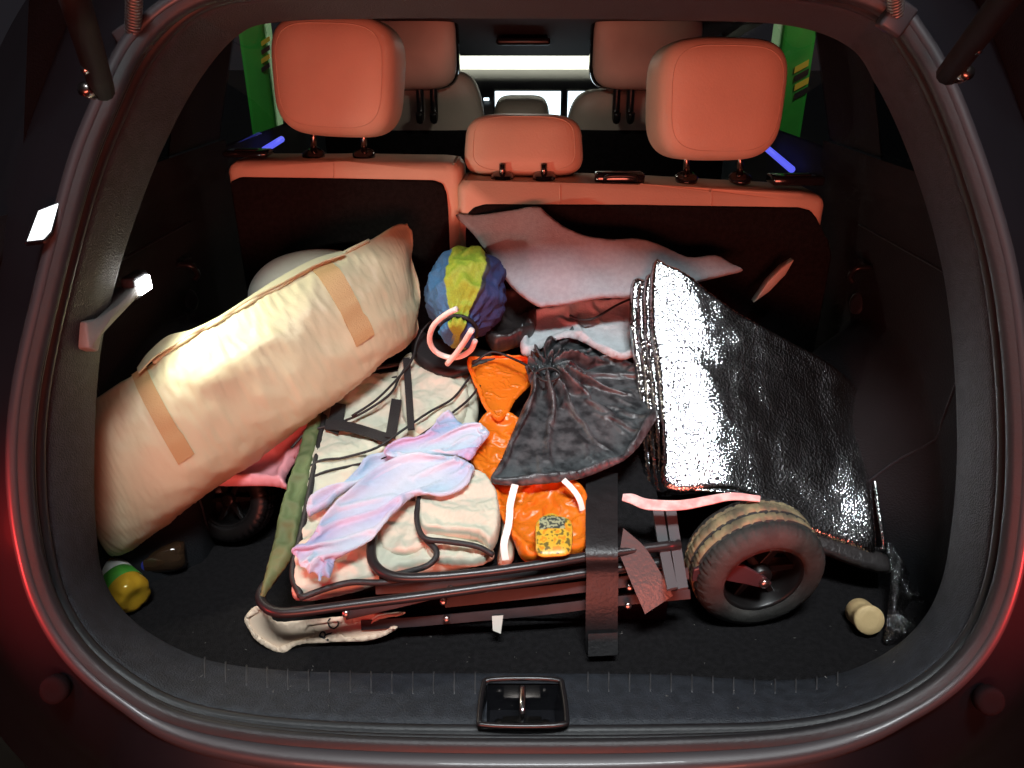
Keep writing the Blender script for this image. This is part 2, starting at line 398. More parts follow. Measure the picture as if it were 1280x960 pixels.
pillar('green pillar seen through the rear door window beside the left headrest', 302, 336, 4.6, [(332, 52, 0.6)])
p2 = pillar('green pillar with yellow and black hazard stripes beyond the right door window', 972, 1016, 4.4, [(1002, 84, 0.8)])
p3 = pillar('green pillar with red and blue boards, seen past the right front seat', 874, 888, 5.6, [])
for nm, u0, u1, v0, v1, mm in (('red_board', 879, 888, 42, 54, REDP), ('blue_board', 889, 903, 28, 54, BLU)):
    a, b = PY(u0, v1, 5.57), PY(u1, v0, 5.57)
    rbox(nm, ((a.x+b.x)/2, 5.57, (a.z+b.z)/2), (b.x-a.x, 0.02, b.z-a.z), 0, mm, p3, smooth=False)

# ------------------------------------------------------------------ the car
MT['plasticmatt'] = mat('matt_black_strut', (0.006, 0.006, 0.007), 0.7, spec=0.2)
car = thing('car', 'black car with open tailgate, dark cargo area and cream seats', 'car')
O = [(640,-28),(450,-25),(300,-18),(222,4),(165,55),(128,130),(100,200),(75,290),(50,390),(32,470),(23,540),(23,610),(32,680),(52,750),(88,812),(140,862),(210,903),(310,926),(450,938),(640,942),(840,940),(990,930),(1095,905),(1175,862),(1228,805),(1260,730),(1274,640),(1277,540),(1270,430),(1255,330),(1232,245),(1208,175),(1182,110),(1152,55),(1108,5),(1020,-18),(840,-25)]
I = [(640,24),(470,24),(350,28),(300,45),(250,105),(205,190),(172,275),(148,350),(130,430),(124,490),(122,540),(121,600),(123,660),(130,715),(152,757),(195,793),(260,822),(345,834),(470,838),(640,838),(830,840),(960,848),(1040,842),(1105,815),(1150,775),(1175,725),(1188,650),(1194,560),(1190,450),(1180,360),(1165,290),(1145,225),(1122,165),(1095,110),(1060,60),(980,32),(830,26)]
assert len(O) == len(I), (len(O), len(I))
PO = Plane((0, -0.06, 0.02), (1, -0.06, 0.02), (0, 0.30, 0.80))
PI_ = Plane((0, 0.11, -0.02), (1, 0.11, -0.02), (0, 0.47, 0.76))
NS = 12
Oc = [V(p) for p in crv([tuple(PO.hit(*p)) for p in O], NS, True)]
Ic = [V(p) for p in crv([tuple(PI_.hit(*p)) for p in I], NS, True)]
NL = len(Oc); CEN = V((0.01, 0.1, 0.40))
NRM = []; OUT = []
for i in range(NL):
    T = (Oc[(i+2) % NL]-Oc[i-2]).normalized(); n = T.cross(Ic[i]-Oc[i]).normalized()
    if n.dot(CEN-(Oc[i]+Ic[i])/2) < 0: n = -n
    NRM.append(n)
    o = Oc[i]-CEN; o = o-PO.n*o.dot(PO.n); q = T.cross(PO.n).normalized()
    OUT.append(q if q.dot(o) > 0 else -q)
for _ in range(6): NRM = [(NRM[i-1]+NRM[i]+NRM[(i+1) % NL]).normalized() for i in range(NL)]
def S(i, s, h): return Oc[i].lerp(Ic[i], s)+NRM[i]*h
def proj(P):
    q = P-CAM; d = q.dot(FWD); return (640+FPX*q.dot(RGT)/d, 480-FPX*q.dot(UPV)/d)
def band(name, rings, m, i0=0, i1=None, skip=None):
    """rings: list of functions i -> point; i range is inclusive unless the whole loop"""
    full = i1 is None; idx = list(range(NL)) if full else [k % NL for k in range(i0, i1+1)]
    L = len(idx); verts = []; faces = []
    for f in rings: verts += [f(i) for i in idx]
    for r in range(len(rings)-1):
        for k in range(L if full else L-1):
            k2 = (k+1) % L; q = (r*L+k, r*L+k2, (r+1)*L+k2, (r+1)*L+k)
            if skip:
                c = sum((verts[j] for j in q), V())/4
                if skip(proj(c)): continue
            faces.append(q)
    return mobj(name, verts, faces, m, car)
def sh(s, h): return lambda i: S(i, s, h)
def oo(a, b): return lambda i: Oc[i]+OUT[i]*a-PO.n*b+V((0, -0.10*max(0, 1-abs(Oc[i].z)/0.06)*a/0.1, 0))
band('body_edge', [oo(0.42, 0.34), oo(0.30, 0.24), oo(0.20, 0.16), oo(0.15, 0.09), oo(0.10, 0.05), oo(0.05, 0.025), oo(0.022, 0.012)], MT['paint'])
band('flange_lip', [oo(0.022, 0.012), oo(0.014, -0.001), oo(0.006, -0.003), sh(0.012, -0.002)], MT['flange'])
band('weatherstrip', [sh(0.012, -0.004)]+[sh(0.015+0.10*t, 0.011*math.sin(math.pi*t)**0.6) for t in (0.08, 0.25, 0.5, 0.75, 0.92)]+[sh(0.122, -0.006)]
     +[sh(0.13+0.06*t, -0.004+0.008*math.sin(math.pi*t)**0.6) for t in (0.1, 0.35, 0.65, 0.9)]+[sh(0.20, -0.007), sh(0.215, -0.006)]
     +[sh(0.215+0.09*t, -0.004+0.009*math.sin(math.pi*t)**0.6) for t in (0.1, 0.35, 0.65, 0.9)]+[sh(0.318, -0.009)], MT['seal'])
trim_rings = [sh(0.318, -0.006), sh(0.33, -0.001), sh(0.36, 0.002)]+[sh(0.36+0.58*t, 0.002+0.004*math.sin(math.pi*t)) for t in np.linspace(0.06, 1, 14)]+[sh(0.975, -0.003), sh(0.995, -0.012), sh(1.0, -0.03)]
def in_latch(p): return 606 < p[0] < 701 and 854 < p[1] < 906
k = NS
band('sill_trim', trim_rings, MT['sill'], 15*k, 24*k, in_latch)
band('pillar_trim', trim_rings, MT['trim'], 3*k, 15*k)
band('pillar_trim', trim_rings, MT['trim'], 24*k, 34*k)
band('header_trim', trim_rings, MT['header'], 34*k, 40*k)
def outw(d, dy, dz=0):
    def f(i):
        q = Ic[i]-CEN; q.y = 0; q = q.normalized(); return S(i, 1.0, -0.03)+V((q.x*d, dy, q.z*d+dz))
    return f
band('cargo_shell_return', [sh(1.0, -0.03), outw(0.03, 0.03), outw(0.07, 0.06)], MT['wall'], 3*k, 34*k)
# sill ribs
def sill_at(u, s):
    for i in range(15*k, 24*k):
        a, b = S(i, s, 0.0052), S(i+1, s, 0.0052); ua, ub = proj(a)[0], proj(b)[0]
        if ua <= u <= ub: return a.lerp(b, (u-ua)/(ub-ua))
    return S(19*k, s, 0.0052)
rib_me = None
for j, u in enumerate(list(range(256, 596, 26))+list(range(735, 1050, 26))):
    s1 = 0.93; s0 = 0.62 if u < 600 else 0.66
    p = [sill_at(u, s) for s in (s1, (s1+s0)/2, s0)]
    tube('sill_rib', p, 0.0013, MT['rib'], car, n=3, segs=6)
# latch
la = [(606,856),(700,856),(706,904),(600,904)]
c4 = [PZ(u, v, 0.012) for u, v in la]
ctr = sum(c4, V())/4
latch = tube('latch_bezel', [p+V((0, 0, 0.003)) for p in [PZ(u, v, 0.014) for u, v in ((612,852),(655,850),(696,852),(703,860),(708,900),(702,908),(655,910),(606,908),(599,902),(604,860))]], 0.0035, MT['plastic'], car, n=4, segs=8, closed=True)
bm = bmesh.new(); rim = [bm.verts.new(p) for p in c4]; low = [bm.verts.new(ctr+(p-ctr)*0.86+V((0, 0.004, -0.045))) for p in c4]
for i in range(4): bm.faces.new((rim[i], rim[(i+1) % 4], low[(i+1) % 4], low[i]))
bm.faces.new(low); bmobj('latch_recess', bm, MT['gloss'], latch, False)
st = ctr
tube('striker', [st+V((0, 0.022, -0.045)), st+V((0, 0.022, -0.004)), st+V((0, 0.016, 0.006)), st+V((0, -0.010, 0.006)), st+V((0, -0.018, -0.004)), st+V((0, -0.018, -0.045))], 0.0042, MT['chrome'], latch, n=5)
rbox('striker_plate', st+V((0, 0, -0.041)), (0.05, 0.03, 0.004), 0.001, MT['darkmetal'], latch)
for s in (-1, 1): lathe('latch_bolt', [(0, 0.006), (0.004, 0.006), (0.006, 0.004)], st+V((s*0.030, 0.004, -0.042)), (0, 0, 1), MT['darkmetal'], latch, 6)
# rubber stops on the bumper corners
for u, v in ((62, 866), (1243, 880)):
    P = PO.hit(u, v)+PO.n*(-0.006); lathe('rubber_stop', [(-0.01, 0.017), (-0.001, 0.017), (0.002, 0.015), (0.003, 0.010), (0.002, 0.006)], P, PO.n, MT['redplug'], car, 28)
# floor, side walls
mobj('cargo_floor', [(-0.66, 0.06, FLOOR), (0.66, 0.06, FLOOR), (0.66, 0.95, FLOOR), (-0.66, 0.95, FLOOR)], [(0, 1, 2, 3)], MT['carpet'], car)
def wx(z): return 0.655-0.32*max(0, z-0.57)
def side_grid(s, name, y0, y1, z0, z1, m, ny=24, nzz=16, arch=False):
    verts = []; faces = []
    for j in range(nzz+1):
        for i in range(ny+1):
            y = y0+(y1-y0)*i/ny; z = z0+(z1-z0)*j/nzz; x = wx(z)
            if arch:
                q = 1-((y-0.58)/0.30)**2-((z+0.05)/0.34)**2
                if q > 0: x -= 0.11*min(1, q*2.2)**0.8
                if z > 0.50: x -= 0.012*min(1, (z-0.50)/0.02)
            verts.append((s*x, y, z))
    for j in range(nzz):
        for i in range(ny): a = j*(ny+1)+i; faces.append((a, a+1, a+ny+2, a+ny+1))
    return mobj(name, verts, faces, m, car)
for s in (-1, 1):
    side_grid(s, 'cargo_side_lining', 0.10, 1.0, -0.06, 0.57, MT['wall'], 60, 50, True)
    side_grid(s, 'pillar_lining', 0.30, 0.46, 0.57, 0.84, MT['wall'])
    side_grid(s, 'pillar_lining', 0.74, 1.0, 0.57, 0.84, MT['wall'])
    side_grid(s, 'roof_rail', 0.46, 0.74, 0.765, 0.84, MT['wall'])
    side_grid(s, 'quarter_window', 0.455, 0.745, 0.565, 0.77, MT['darkglass'], 4, 4)
    side_grid(s, 'door_lining', 1.0, 2.8, -0.3, 0.555, MT['wall'])
    side_grid(s, 'roof_rail', 1.0, 2.3, 0.80, 0.86, MT['liner'])
    side_grid(s, 'door_window', 0.99, 1.78, 0.55, 0.805, MT['glass'], 6, 6)
    side_grid(s, 'pillar_lining', 1.78, 1.90, 0.55, 0.82, MT['liner'])
    side_grid(s, 'door_window', 1.90, 2.5, 0.55, 0.805, MT['glass'], 6, 6)
# headliner and windscreen
hl = [(0.36, 0.86), (0.9, 0.85), (1.4, 0.83), (1.8, 0.78), (2.05, 0.735), (2.15, 0.711)]
verts = [(x, y, z) for y, z in hl for x in (-0.66, 0.66)]
mobj('headliner', verts, [(2*i, 2*i+1, 2*i+3, 2*i+2) for i in range(len(hl)-1)], MT['liner'], car)
mobj('windscreen', [(-0.62, 2.15, 0.711), (0.62, 2.15, 0.711), (0.68, 2.95, 0.50), (-0.68, 2.95, 0.50)], [(0, 1, 2, 3)], MT['glass'], car)
P = PY(640, 22, 1.9); rbox('roof_console', (0.0, 1.85, 0.758), (0.16, 0.22, 0.02), 0.008, MT['plastic'], car)
# dashboard
dp = [(2.95, 0.636), (2.75, 0.646), (2.45, 0.625), (2.30, 0.590), (2.27, 0.56), (2.30, 0.30), (2.6, 0.2)]
verts = [(x, y, z) for y, z in dp for x in (-0.70, 0.70)]
mobj('dashboard', verts, [(2*i, 2*i+1, 2*i+3, 2*i+2) for i in range(len(dp)-1)], MT['plastic'], car)
def screen(u0, u1, v0, v1, y):
    a, b = PY(u0, v1, y), PY(u1, v0, y); c = (a+b)/2
    d = rbox('display', c+V((0, 0.008, 0)), (b.x-a.x+0.012, 0.012, b.z-a.z+0.012), 0.004, MT['plastic'], car)
    rbox('screen', c, (b.x-a.x, 0.005, b.z-a.z), 0.0015, MT['screen'], d, smooth=False)
screen(619, 701, 114, 150, 2.24); screen(709, 760, 114, 150, 2.24)
a = PY(608, 124, 2.25); rbox('warning_light', a, (0.02, 0.004, 0.01), 0.001, MT['screen'], car, smooth=False)

def superq(name, c, hw, hd, hh, e1, e2, m, parent, rot=None, nu=40, nv=28, taper=0.0, flat=0.0, wr=0.0):
    verts = []; faces = []
    sg = lambda w_, e: math.copysign(abs(w_)**e, w_)
    for j in range(nv+1):
        et = -math.pi/2+math.pi*j/nv
        for i in range(nu):
            om = 2*math.pi*i/nu; z = sg(math.sin(et), e1)
            x = sg(math.cos(et), e1)*sg(math.cos(om), e2); y = sg(math.cos(et), e1)*sg(math.sin(om), e2)
            p = V((x*hw*(1+taper*z), y*hd, z*hh))
            if wr: p *= 1+wr*nz(p, 14)
            if rot is not None: p = rot @ p
            verts.append(V(c)+p)
    for j in range(nv):
        for i in range(nu): faces.append((j*nu+i, j*nu+(i+1) % nu, (j+1)*nu+(i+1) % nu, (j+1)*nu+i))
    return mobj(name, verts, faces, m, parent)
from mathutils import Euler
def headrest(c, hw, hd, hh, posts, rot, taper=0.05):
    R = rot.to_matrix(); h = superq('headrest', c, hw, hd, hh, 0.52, 0.48, MT['seat'], car, R, taper=taper, wr=0.015)
    pts = []
    for t in range(48):
        a = 2*math.pi*t/48; cx = math.copysign(abs(math.cos(a))**0.52, math.cos(a))*0.84; cz = math.copysign(abs(math.sin(a))**0.52, math.sin(a))*0.84
        r1 = max(0, 1-abs(cz)**(2/0.52))**(0.52/0.48); yy = -(max(0, r1-abs(cx)**(2/0.48)))**(0.24)
        pts.append(V(c)+R @ V((cx*hw*(1+taper*cz), yy*hd*1.0-0.0004, cz*hh)))
    tube('seam', pts, 0.0008, MT['seam'], h, n=1, segs=5, closed=True)
    for a, b in posts:
        tube('headrest_post', [a, b], 0.0062, MT['darkmetal'], h, n=1, segs=12)
        lathe('post_guide', [(0, 0.022), (0.006, 0.022), (0.010, 0.017), (0.011, 0.008)], b-V((0, 0, 0.004)), (0, -0.35, 1), MT['gloss'], h, 24)
    return h
# rear seatbacks
def seatback(px, y, th, panel, yp):
    o = [PY(u, v, y) for u, v in px]; x0, x1 = o[-1].x, o[0].x
    o = [V((o[0].x, y, FLOOR+0.002))]+o+[V((o[-1].x, y, FLOOR+0.002))]
    sb = prism('seatback', o, (0, th, 0), MT['seat'], car, 0.018, True, 4)
    q = [PY(u, v, yp) for u, v in panel]
    q = [V((q[0].x, yp, FLOOR+0.004))]+q+[V((q[-1].x, yp, FLOOR+0.004))]
    prism('seatback_carpet', q, (0, 0.02, 0), MT['carpet'], sb, 0.003, False, 1)
    return sb
sl = seatback([(281,206),(300,201),(430,202),(560,203),(577,207)], 0.79, 0.12, [(287,228),(300,222),(430,224),(542,226),(553,230),(558,242),(560,262)], 0.784)
sr = seatback([(571,228),(590,226),(800,231),(1010,241),(1035,247)], 0.765, 0.12, [(582,290),(584,268),(592,260),(606,256),(800,257),(1000,260),(1014,264),(1022,274),(1027,290),(1036,300),(1040,320)], 0.759)
tube('seam', [PY(700, v, 0.7645) for v in (231, 243, 256)], 0.0012, MT['seam'], sr, n=2, segs=5)
tube('seam', [PY(889, v, 0.7645) for v in (236, 246, 258)], 0.0012, MT['seam'], sr, n=2, segs=5)
tube('seam', [PY(417, v, 0.7895) for v in (204, 212, 222)], 0.0012, MT['seam'], sl, n=2, segs=5)
pr = [PY(u, v, 0.70) for u, v in ((993,325),(978,334),(960,352),(942,379),(962,364),(982,344))]
prism('seat_side_trim', pr, (0, 0.02, 0), mat('grey_cream_vinyl', (0.45, 0.42, 0.36), 0.5), car, 0.002, True)
# release handles and side bezels on the seat tops
for u0, u1, v, y, hh in ((283, 338, 191, 0.83, 0.012), (962, 1026, 224, 0.81, 0.018)):
    a, b = PY(u0, v, y), PY(u1, v, y); rl = rbox('release_bezel', (a+b)/2, (b.x-a.x, 0.05, hh), 0.005, MT['gloss'], car)
    rbox('release_lever', (a+b)/2+V((0, -0.008, hh/2)), ((b.x-a.x)*0.5, 0.02, 0.006), 0.0025, MT['plastic'], rl)
a, b = PY(743, 222, 0.80), PY(805, 222, 0.80)
bh = rbox('belt_handle', (a+b)/2, (b.x-a.x, 0.035, 0.022), 0.007, MT['gloss'], car)
tube('grip', [(a+b)/2+V((-0.03, -0.019, -0.004)), (a+b)/2+V((-0.024, -0.024, 0.006)), (a+b)/2+V((0.024, -0.024, 0.006)), (a+b)/2+V((0.03, -0.019, -0.004))], 0.004, MT['plastic'], bh)
def post(u, v0, v1, y): return (PY(u, v0, y), PY(u, v1, y))
headrest(PY(425, 98, 0.86), 0.120, 0.066, 0.106, [post(392, 150, 193, 0.85), post(455, 150, 193, 0.85)], Euler((-0.12, 0.03, -0.14)), 0.04)
headrest(PY(893, 126, 0.83), 0.124, 0.066, 0.107, [post(858, 180, 222, 0.82), post(925, 180, 222, 0.82)], Euler((-0.12, 0.02, 0.16)), 0.04)
hm = headrest(PY(655, 184, 0.87), 0.116, 0.06, 0.060, [post(628, 205, 221, 0.80), post(680, 205, 221, 0.80)], Euler((-0.25, 0, 0)), -0.04)
# front seats
for uc, vt, s in ((505, 60, 1), (807, 60, -1)):
    c = PY(uc, vt, 1.62)
    fh = superq('headrest', c, 0.150, 0.055, 0.108, 0.45, 0.4, MT['frontseat'], car, nu=32, nv=20)
    superq('headrest_shell', c+V((0, 0.014, 0)), 0.156, 0.05, 0.112, 0.42, 0.4, MT['gloss'], fh, nu=32, nv=20)
    tt = PY(uc, 88 if s > 0 else 112, 1.66)
    fs = superq('front_seatback', V((tt.x, 1.70, tt.z-0.34)), 0.245, 0.075, 0.34, 0.28, 0.4, MT['frontseat'], car, nu=32, nv=24, taper=-0.10)
    z1 = PY(uc, 163, 1.62).z
    rbox('back_pocket', (tt.x, 1.63, z1-0.20), (0.48, 0.035, 0.40), 0.015, MT['carpet'], fs)
    for d in (0.05, 0.09):
        hx = tt.x+s*d; z0 = PY(uc, 100, 1.6).z
        hk = tube('seat_hook', [V((hx, 1.62, z0+0.01)), V((hx, 1.602, z0-0.01)), V((hx, 1.60, z0-0.07)), V((hx, 1.59, z0-0.10)), V((hx, 1.575, z0-0.105)), V((hx, 1.567, z0-0.085))], 0.011, MT['plastic'], fs, n=4, segs=8)
a = PY(652, 134, 1.75); superq('centre_armrest', a+V((0, 0.1, -0.09)), 0.088, 0.14, 0.115, 0.4, 0.4, MT['frontseat'], car)
# blue strips on the rear doors
for p in (((331, 187), (352, 174)), ((957, 184), (990, 212))):
    s = -1 if p[0][0] < 640 else 1
    A = [PXx(u, v, s*0.63) for u, v in p]
    tube('ambient_light_strip', A, 0.008, MT['blueled'], car, n=2, segs=8)
# cargo lamp on the left lining, with its own light
LP = PXx(180, 356, -0.562)
lh = rbox('cargo_lamp', LP+V((-0.012, 0, 0)), (0.02, 0.05, 0.034), 0.005, MT['trim'], car)
rbox('lamp_lens', LP, (0.006, 0.036, 0.022), 0.002, MT['lamp'], lh)
l = bpy.data.lights.new('cargo_lamp_light', 'SPOT'); l.energy = 3.0; l.color = (1, 0.93, 0.74); l.shadow_soft_size = 0.012; l.spot_size = math.radians(165); l.spot_blend = 0.5
lo = bpy.data.objects.new('cargo_lamp_light', l); COL.objects.link(lo); lo.location = LP+V((0.018, 0, 0))
lo.rotation_euler = V((1, -0.1, -0.35)).to_track_quat('-Z', 'Y').to_euler()
LIT_LEDGE = mat('lamplit_ledge_plastic', (0.22, 0.21, 0.20), 0.6, bump=0.2, bscale=300)  # trim plastic lightened; the cargo lamp's light is put into the colour
lp = [PXx(u, v, -0.562) for u, v in ((108,402),(128,398),(150,380),(172,358),(178,366),(152,392),(126,416),(124,440),(112,436))]
prism('lamp_ledge', lp, (-0.05, 0, 0), LIT_LEDGE, car, 0.003, True)
# tail lamps of the open car, at its rear corners
for s in (-1, 1):
    tl = superq('tail_lamp', (s*0.765, -0.01, 0.28), 0.05, 0.05, 0.10, 0.5, 0.5, MT['tail'], car, nu=24, nv=16)
    spot('tail_lamp_light', (s*0.86, -0.30, 0.26), (s*0.58, 0.06, 0.19), 26.0, (1, 0.04, 0.04), 44, 0.9, 0.05)
# tailgate struts and hinges at the top corners
def helix(a, b, r, turns):
    a, b = V(a), V(b); ax = (b-a); L = ax.length; ax.normalize(); e = ax.orthogonal().normalized(); f = ax.cross(e)
    return [a+ax*(L*i/(turns*10))+e*(math.cos(i*0.6283)*r)+f*(math.sin(i*0.6283)*r) for i in range(turns*10+1)]
for s, pa, pb, pc in ((-1, (128, 112), (88, -20), (166, 50)), (1, (1186, 92), (1300, -60), (1120, 22))):
    A, Bq, Cq = PY(*pa, 0.22), PY(*pb, 0.02), PY(*pc, 0.30)
    hg = tube('tailgate_strut', [A, A.lerp(Bq, 0.5), Bq], 0.013, MT['plasticmatt'], car, n=2, segs=12)
    lathe('strut_joint', [(-0.008, 0.008), (0.008, 0.008), (0.011, 0.004)], A+V((s*0.005, -0.02, 0)), (0, -1, 0.3), MT['darkmetal'], hg, 16)
    lathe('strut_bolt', [(0, 0.005), (0.004, 0.004)], A.lerp(Bq, 0.25)+V((0, -0.02, 0)), (0, -1, 0.4), MT['chrome'], hg, 8)
    Dq = PY(pc[0]-s*2, pc[1]-60, 0.27)
    sp = tube('tailgate_spring', helix(Cq, Dq, 0.008, 16), 0.0018, mat('zinc_spring', (0.35, 0.34, 0.33), 0.45, metal=1.0), car, n=1, segs=6)
    rbox('spring_bracket', Cq, (0.03, 0.02, 0.035), 0.004, MT['flange'], sp, Euler((0, s*0.5, 0)))
# roof drip channel and rail that catch the light on the left
for pts, r in ([((14,330),(40,262),(66,195),(92,130)), 0.0035], [((8,400),(30,330),(60,250),(95,165)), 0.002]):
    tube('drip_channel', [PY(u, v, 0.30) for u, v in pts], r, MT['flange'], car, n=4, segs=8)
# added gloss black facet, tilted to mirror the ceiling tube as a white patch
c = PO.hit(56, 276, 0.012); hlf = ((CAM-c).normalized()+(V((0.12, -0.95, 2.45))-c).normalized()).normalized(); pg = Plane(c, hlf)
prism('highlight_facet', [pg.hit(u, v) for u, v in ((46,262),(77,250),(66,290),(56,301),(30,304))], hlf*-0.012, MT['gloss'], car, 0.002, False)
# seams, load hooks and a socket cover on the cargo lining
def lin_x(y, z):
    x = wx(z); q = 1-((y-0.58)/0.30)**2-((z+0.05)/0.34)**2
    return x-(0.11*min(1, q*2.2)**0.8 if q > 0 else 0)-0.001
for s_ in (-1, 1):
    tube('lining_seam', [(s_*lin_x(y, 0.44), y, 0.44) for y in np.linspace(0.30, 0.78, 14)], 0.002, MT['trim'], car, n=2, segs=6)
    tube('lining_seam', [(s_*lin_x(0.34+0.05*t, 0.43-0.44*t), 0.34+0.05*t, 0.43-0.44*t) for t in np.linspace(0, 1, 14)], 0.002, MT['trim'], car, n=2, segs=6)
    hx = lin_x(0.70, 0.36); tube('load_hook', [(s_*(hx-0.002), 0.69, 0.38), (s_*(hx-0.028), 0.69, 0.378), (s_*(hx-0.034), 0.70, 0.36), (s_*(hx-0.026), 0.70, 0.348)], 0.005, MT['plastic'], car, n=4, segs=8)
    hx = lin_x(0.66, 0.30); lathe('socket_cover', [(0, 0.022), (0.004, 0.022), (0.006, 0.018), (0.0055, 0.006)], (s_*(hx+0.002), 0.72, 0.30), (-s_, -0.2, 0.2), MT['trim'], car, 28)
# unseen lamp added to the headliner to lighten the seats neutrally, dim
dl = rbox('added_roof_lamp', (0, 1.22, 0.834), (0.14, 0.08, 0.012), 0.004, MT['liner'], car)
rbox('added_lamp_lens', (0, 1.22, 0.8275), (0.09, 0.04, 0.004), 0.001, mat('added_dim_lens', (0.9, 0.9, 0.85), 0.4, emit=(1, 0.95, 0.85), estr=1.5), dl)
area('cabin_fill_light', (0, 1.22, 0.822), (0, 1.22, 0), 0.09, 0.04, 0.42, (1, 0.93, 0.80))
# ------------------------------------------------------------------ long cream storage bag
MT['tote'] = mat('cream_nylon', (0.50, 0.49, 0.32), 0.5, var=0.10, vscale=7, bump=0.25, bscale=35, detail=6)
MT['tan'] = mat('tan_webbing', (0.42, 0.29, 0.13), 0.6, bump=0.3, bscale=500)
sec = [((74,522),(146,690),0.30,0.070),((100,507),(172,673),0.313,0.076),((128,490),(200,654),0.33,0.082),((175,463),(258,612),0.365,0.086),((235,421),(310,579),0.41,0.088),
       ((300,384),(373,530),0.46,0.086),((365,349),(430,488),0.515,0.080),((430,315),(480,447),0.575,0.068),((478,291),(508,426),0.63,0.046),((497,281),(517,417),0.655,0.026),((509,281),(520,410),0.665,0.014)]
tops = crv([tuple(PY(*s[0], s[2]+0.03)) for s in sec], 10); bots = crv([tuple(PY(*s[1], s[2]-0.01)) for s in sec], 10)
deps = [float(d[0]) for d in crv([(s[3],) for s in sec], 10)]
tops = [V(p) for p in tops]; bots = [V(p) for p in bots]; NT = len(tops)
def tote_pt(fi, th, off=0.0):
    fi = max(0, min(NT-1.001, fi)); i = int(fi); f = fi-i
    tp = tops[i].lerp(tops[i+1], f); bt = bots[i].lerp(bots[i+1], f); b = 0.86*(deps[i]*(1-f)+deps[i+1]*f)
    c = (tp+bt)/2; hv = (tp-bt)/2; i2, i1 = min(NT-1, i+13), max(0, i-12); ax = (tops[i2]+bots[i2]-tops[i1]-bots[i1]); n = ax.cross(hv).normalized()
    if n.dot(CAM-c) < 0: n = -n
    cs, sn = math.cos(th), math.sin(th); e = 0.85
    cs = math.copysign(abs(cs)**e, cs); sn = math.copysign(abs(sn)**e, sn)
    p = c+hv*cs+n*(b*sn); dirn = (hv.normalized()*cs+n*sn).normalized()
    w_ = 0.005*nz(p, 7, 1)+0.0025*nz(V((p.x+p.y, p.z*3, p.x-p.y)), 14, 4)+0.0025*crease(p, 13, 2)
    en = max(0, (fi-78)/22); w_ += 0.010*en*math.sin(th*6+fi*0.1)*abs(sn)
    lo = max(0, 1-fi/32); w_ += 0.002*lo*nz(p, 14, 5)
    if 0.05 < th < 1.1: w_ -= 0.012*math.exp(-((fi-48)/7)**2-((th-0.75)/0.3)**2)
    return p+dirn*(w_+off)
tote = thing('storage_bag', 'long cream nylon storage bag with two tan straps, leaning on the seatback', 'bag')
ns, nt_ = NT*2-1, 72
verts = [tote_pt(i/2*1.0, 2*math.pi*k/nt_) for i in range(ns) for k in range(nt_)]; faces = []
for i in range(ns-1):
    for k in range(nt_): faces.append((i*nt_+k, i*nt_+(k+1) % nt_, (i+1)*nt_+(k+1) % nt_, (i+1)*nt_+k))
tf = []
for (a, b, c, d) in faces: tf += [(a, b, c), (a, c, d)] if (a+b) % 2 else [(a, b, d), (b, c, d)]
pn = np.zeros(len(verts), bool)
for i in range(ns):
    for k in range(nt_):
        an = 360*k/nt_
        if i < 3 or i > ns-4 or any(abs((an-q+180) % 360-180) < 3 for q in (12, 270)): pn[i*nt_+k] = True
rs = np.random.RandomState(4); X0 = np.array([tuple(v) for v in verts]); X0 += (rs.rand(*X0.shape)-0.5)*0.0012*(~pn)[:, None]
axd = np.array((tops[-5]-tops[5]).normalized())
X1 = simulate(X0, tf, lambda mid, dr: 1.012+0.024*(dr@axd)**2, pn, (0, 0, 1), None, 60, 8, 0.12, 1.5, 0.004)
faces += [tuple(range(nt_)), tuple((ns-1)*nt_+k for k in range(nt_))]
mobj('bag_body', [V(p) for p in X1], faces, MT['tote'], tote)
from mathutils.bvhtree import BVHTree
tbv = BVHTree.FromPolygons([tuple(p) for p in X1], faces[:-2])
def snap(fi, t, off):
    p = tote_pt(fi, t, 0.03); c = (tops[int(fi)]+bots[int(fi)])/2; h = tbv.ray_cast(p, (c-p).normalized())[0]
    return (h if h else tote_pt(fi, t))+(p-c).normalized()*off
def band_on(name, f0, f1, t0, t1, m, off=0.0015, parent=tote, th=0.0016, slant=0.0):
    A = []; Bb = []
    for j in range(25):
        t = t0+(t1-t0)*j/24; A.append(snap(f0+slant*j/24, t, off)); Bb.append(snap(f1+slant*j/24, t, off))
    return ribbon(name, A, Bb, th, m, parent, n=1)
band_on('strap', 28.4, 31.6, 0.05, 1.93, MT['tan'], slant=0.5); band_on('strap', 63.0, 66.6, 0.0, 2.0, MT['tan'], slant=0.5)
A = [tote_pt(f, t, o) for f, t, o in ((30,0.10,0.004),(33,0.02,0.014),(37,-0.02,0.018),(41,0.05,0.006),(46,0.10,0.004),(52,0.08,0.006),(58,0.06,0.010),(64,0.10,0.010),(69,0.12,0.003))]
Bb = [tote_pt(f, t+0.30, o) for f, t, o in ((30,0.10,0.004),(34,0.02,0.008),(38,-0.05,0.003),(42,-0.05,0.004),(46,-0.05,0.003),(52,-0.05,0.005),(58,0.0,0.006),(64,0.05,0.006),(69,0.12,0.003))]
ribbon('handle', A, Bb, 0.0022, MT['tote'], tote, n=6)
tube('flap_edge', [tote_pt(f, 0.22+0.03*math.sin(f), 0.001) for f in range(33, 78, 3)], 0.0035, MT['tote'], tote, n=3, segs=8)

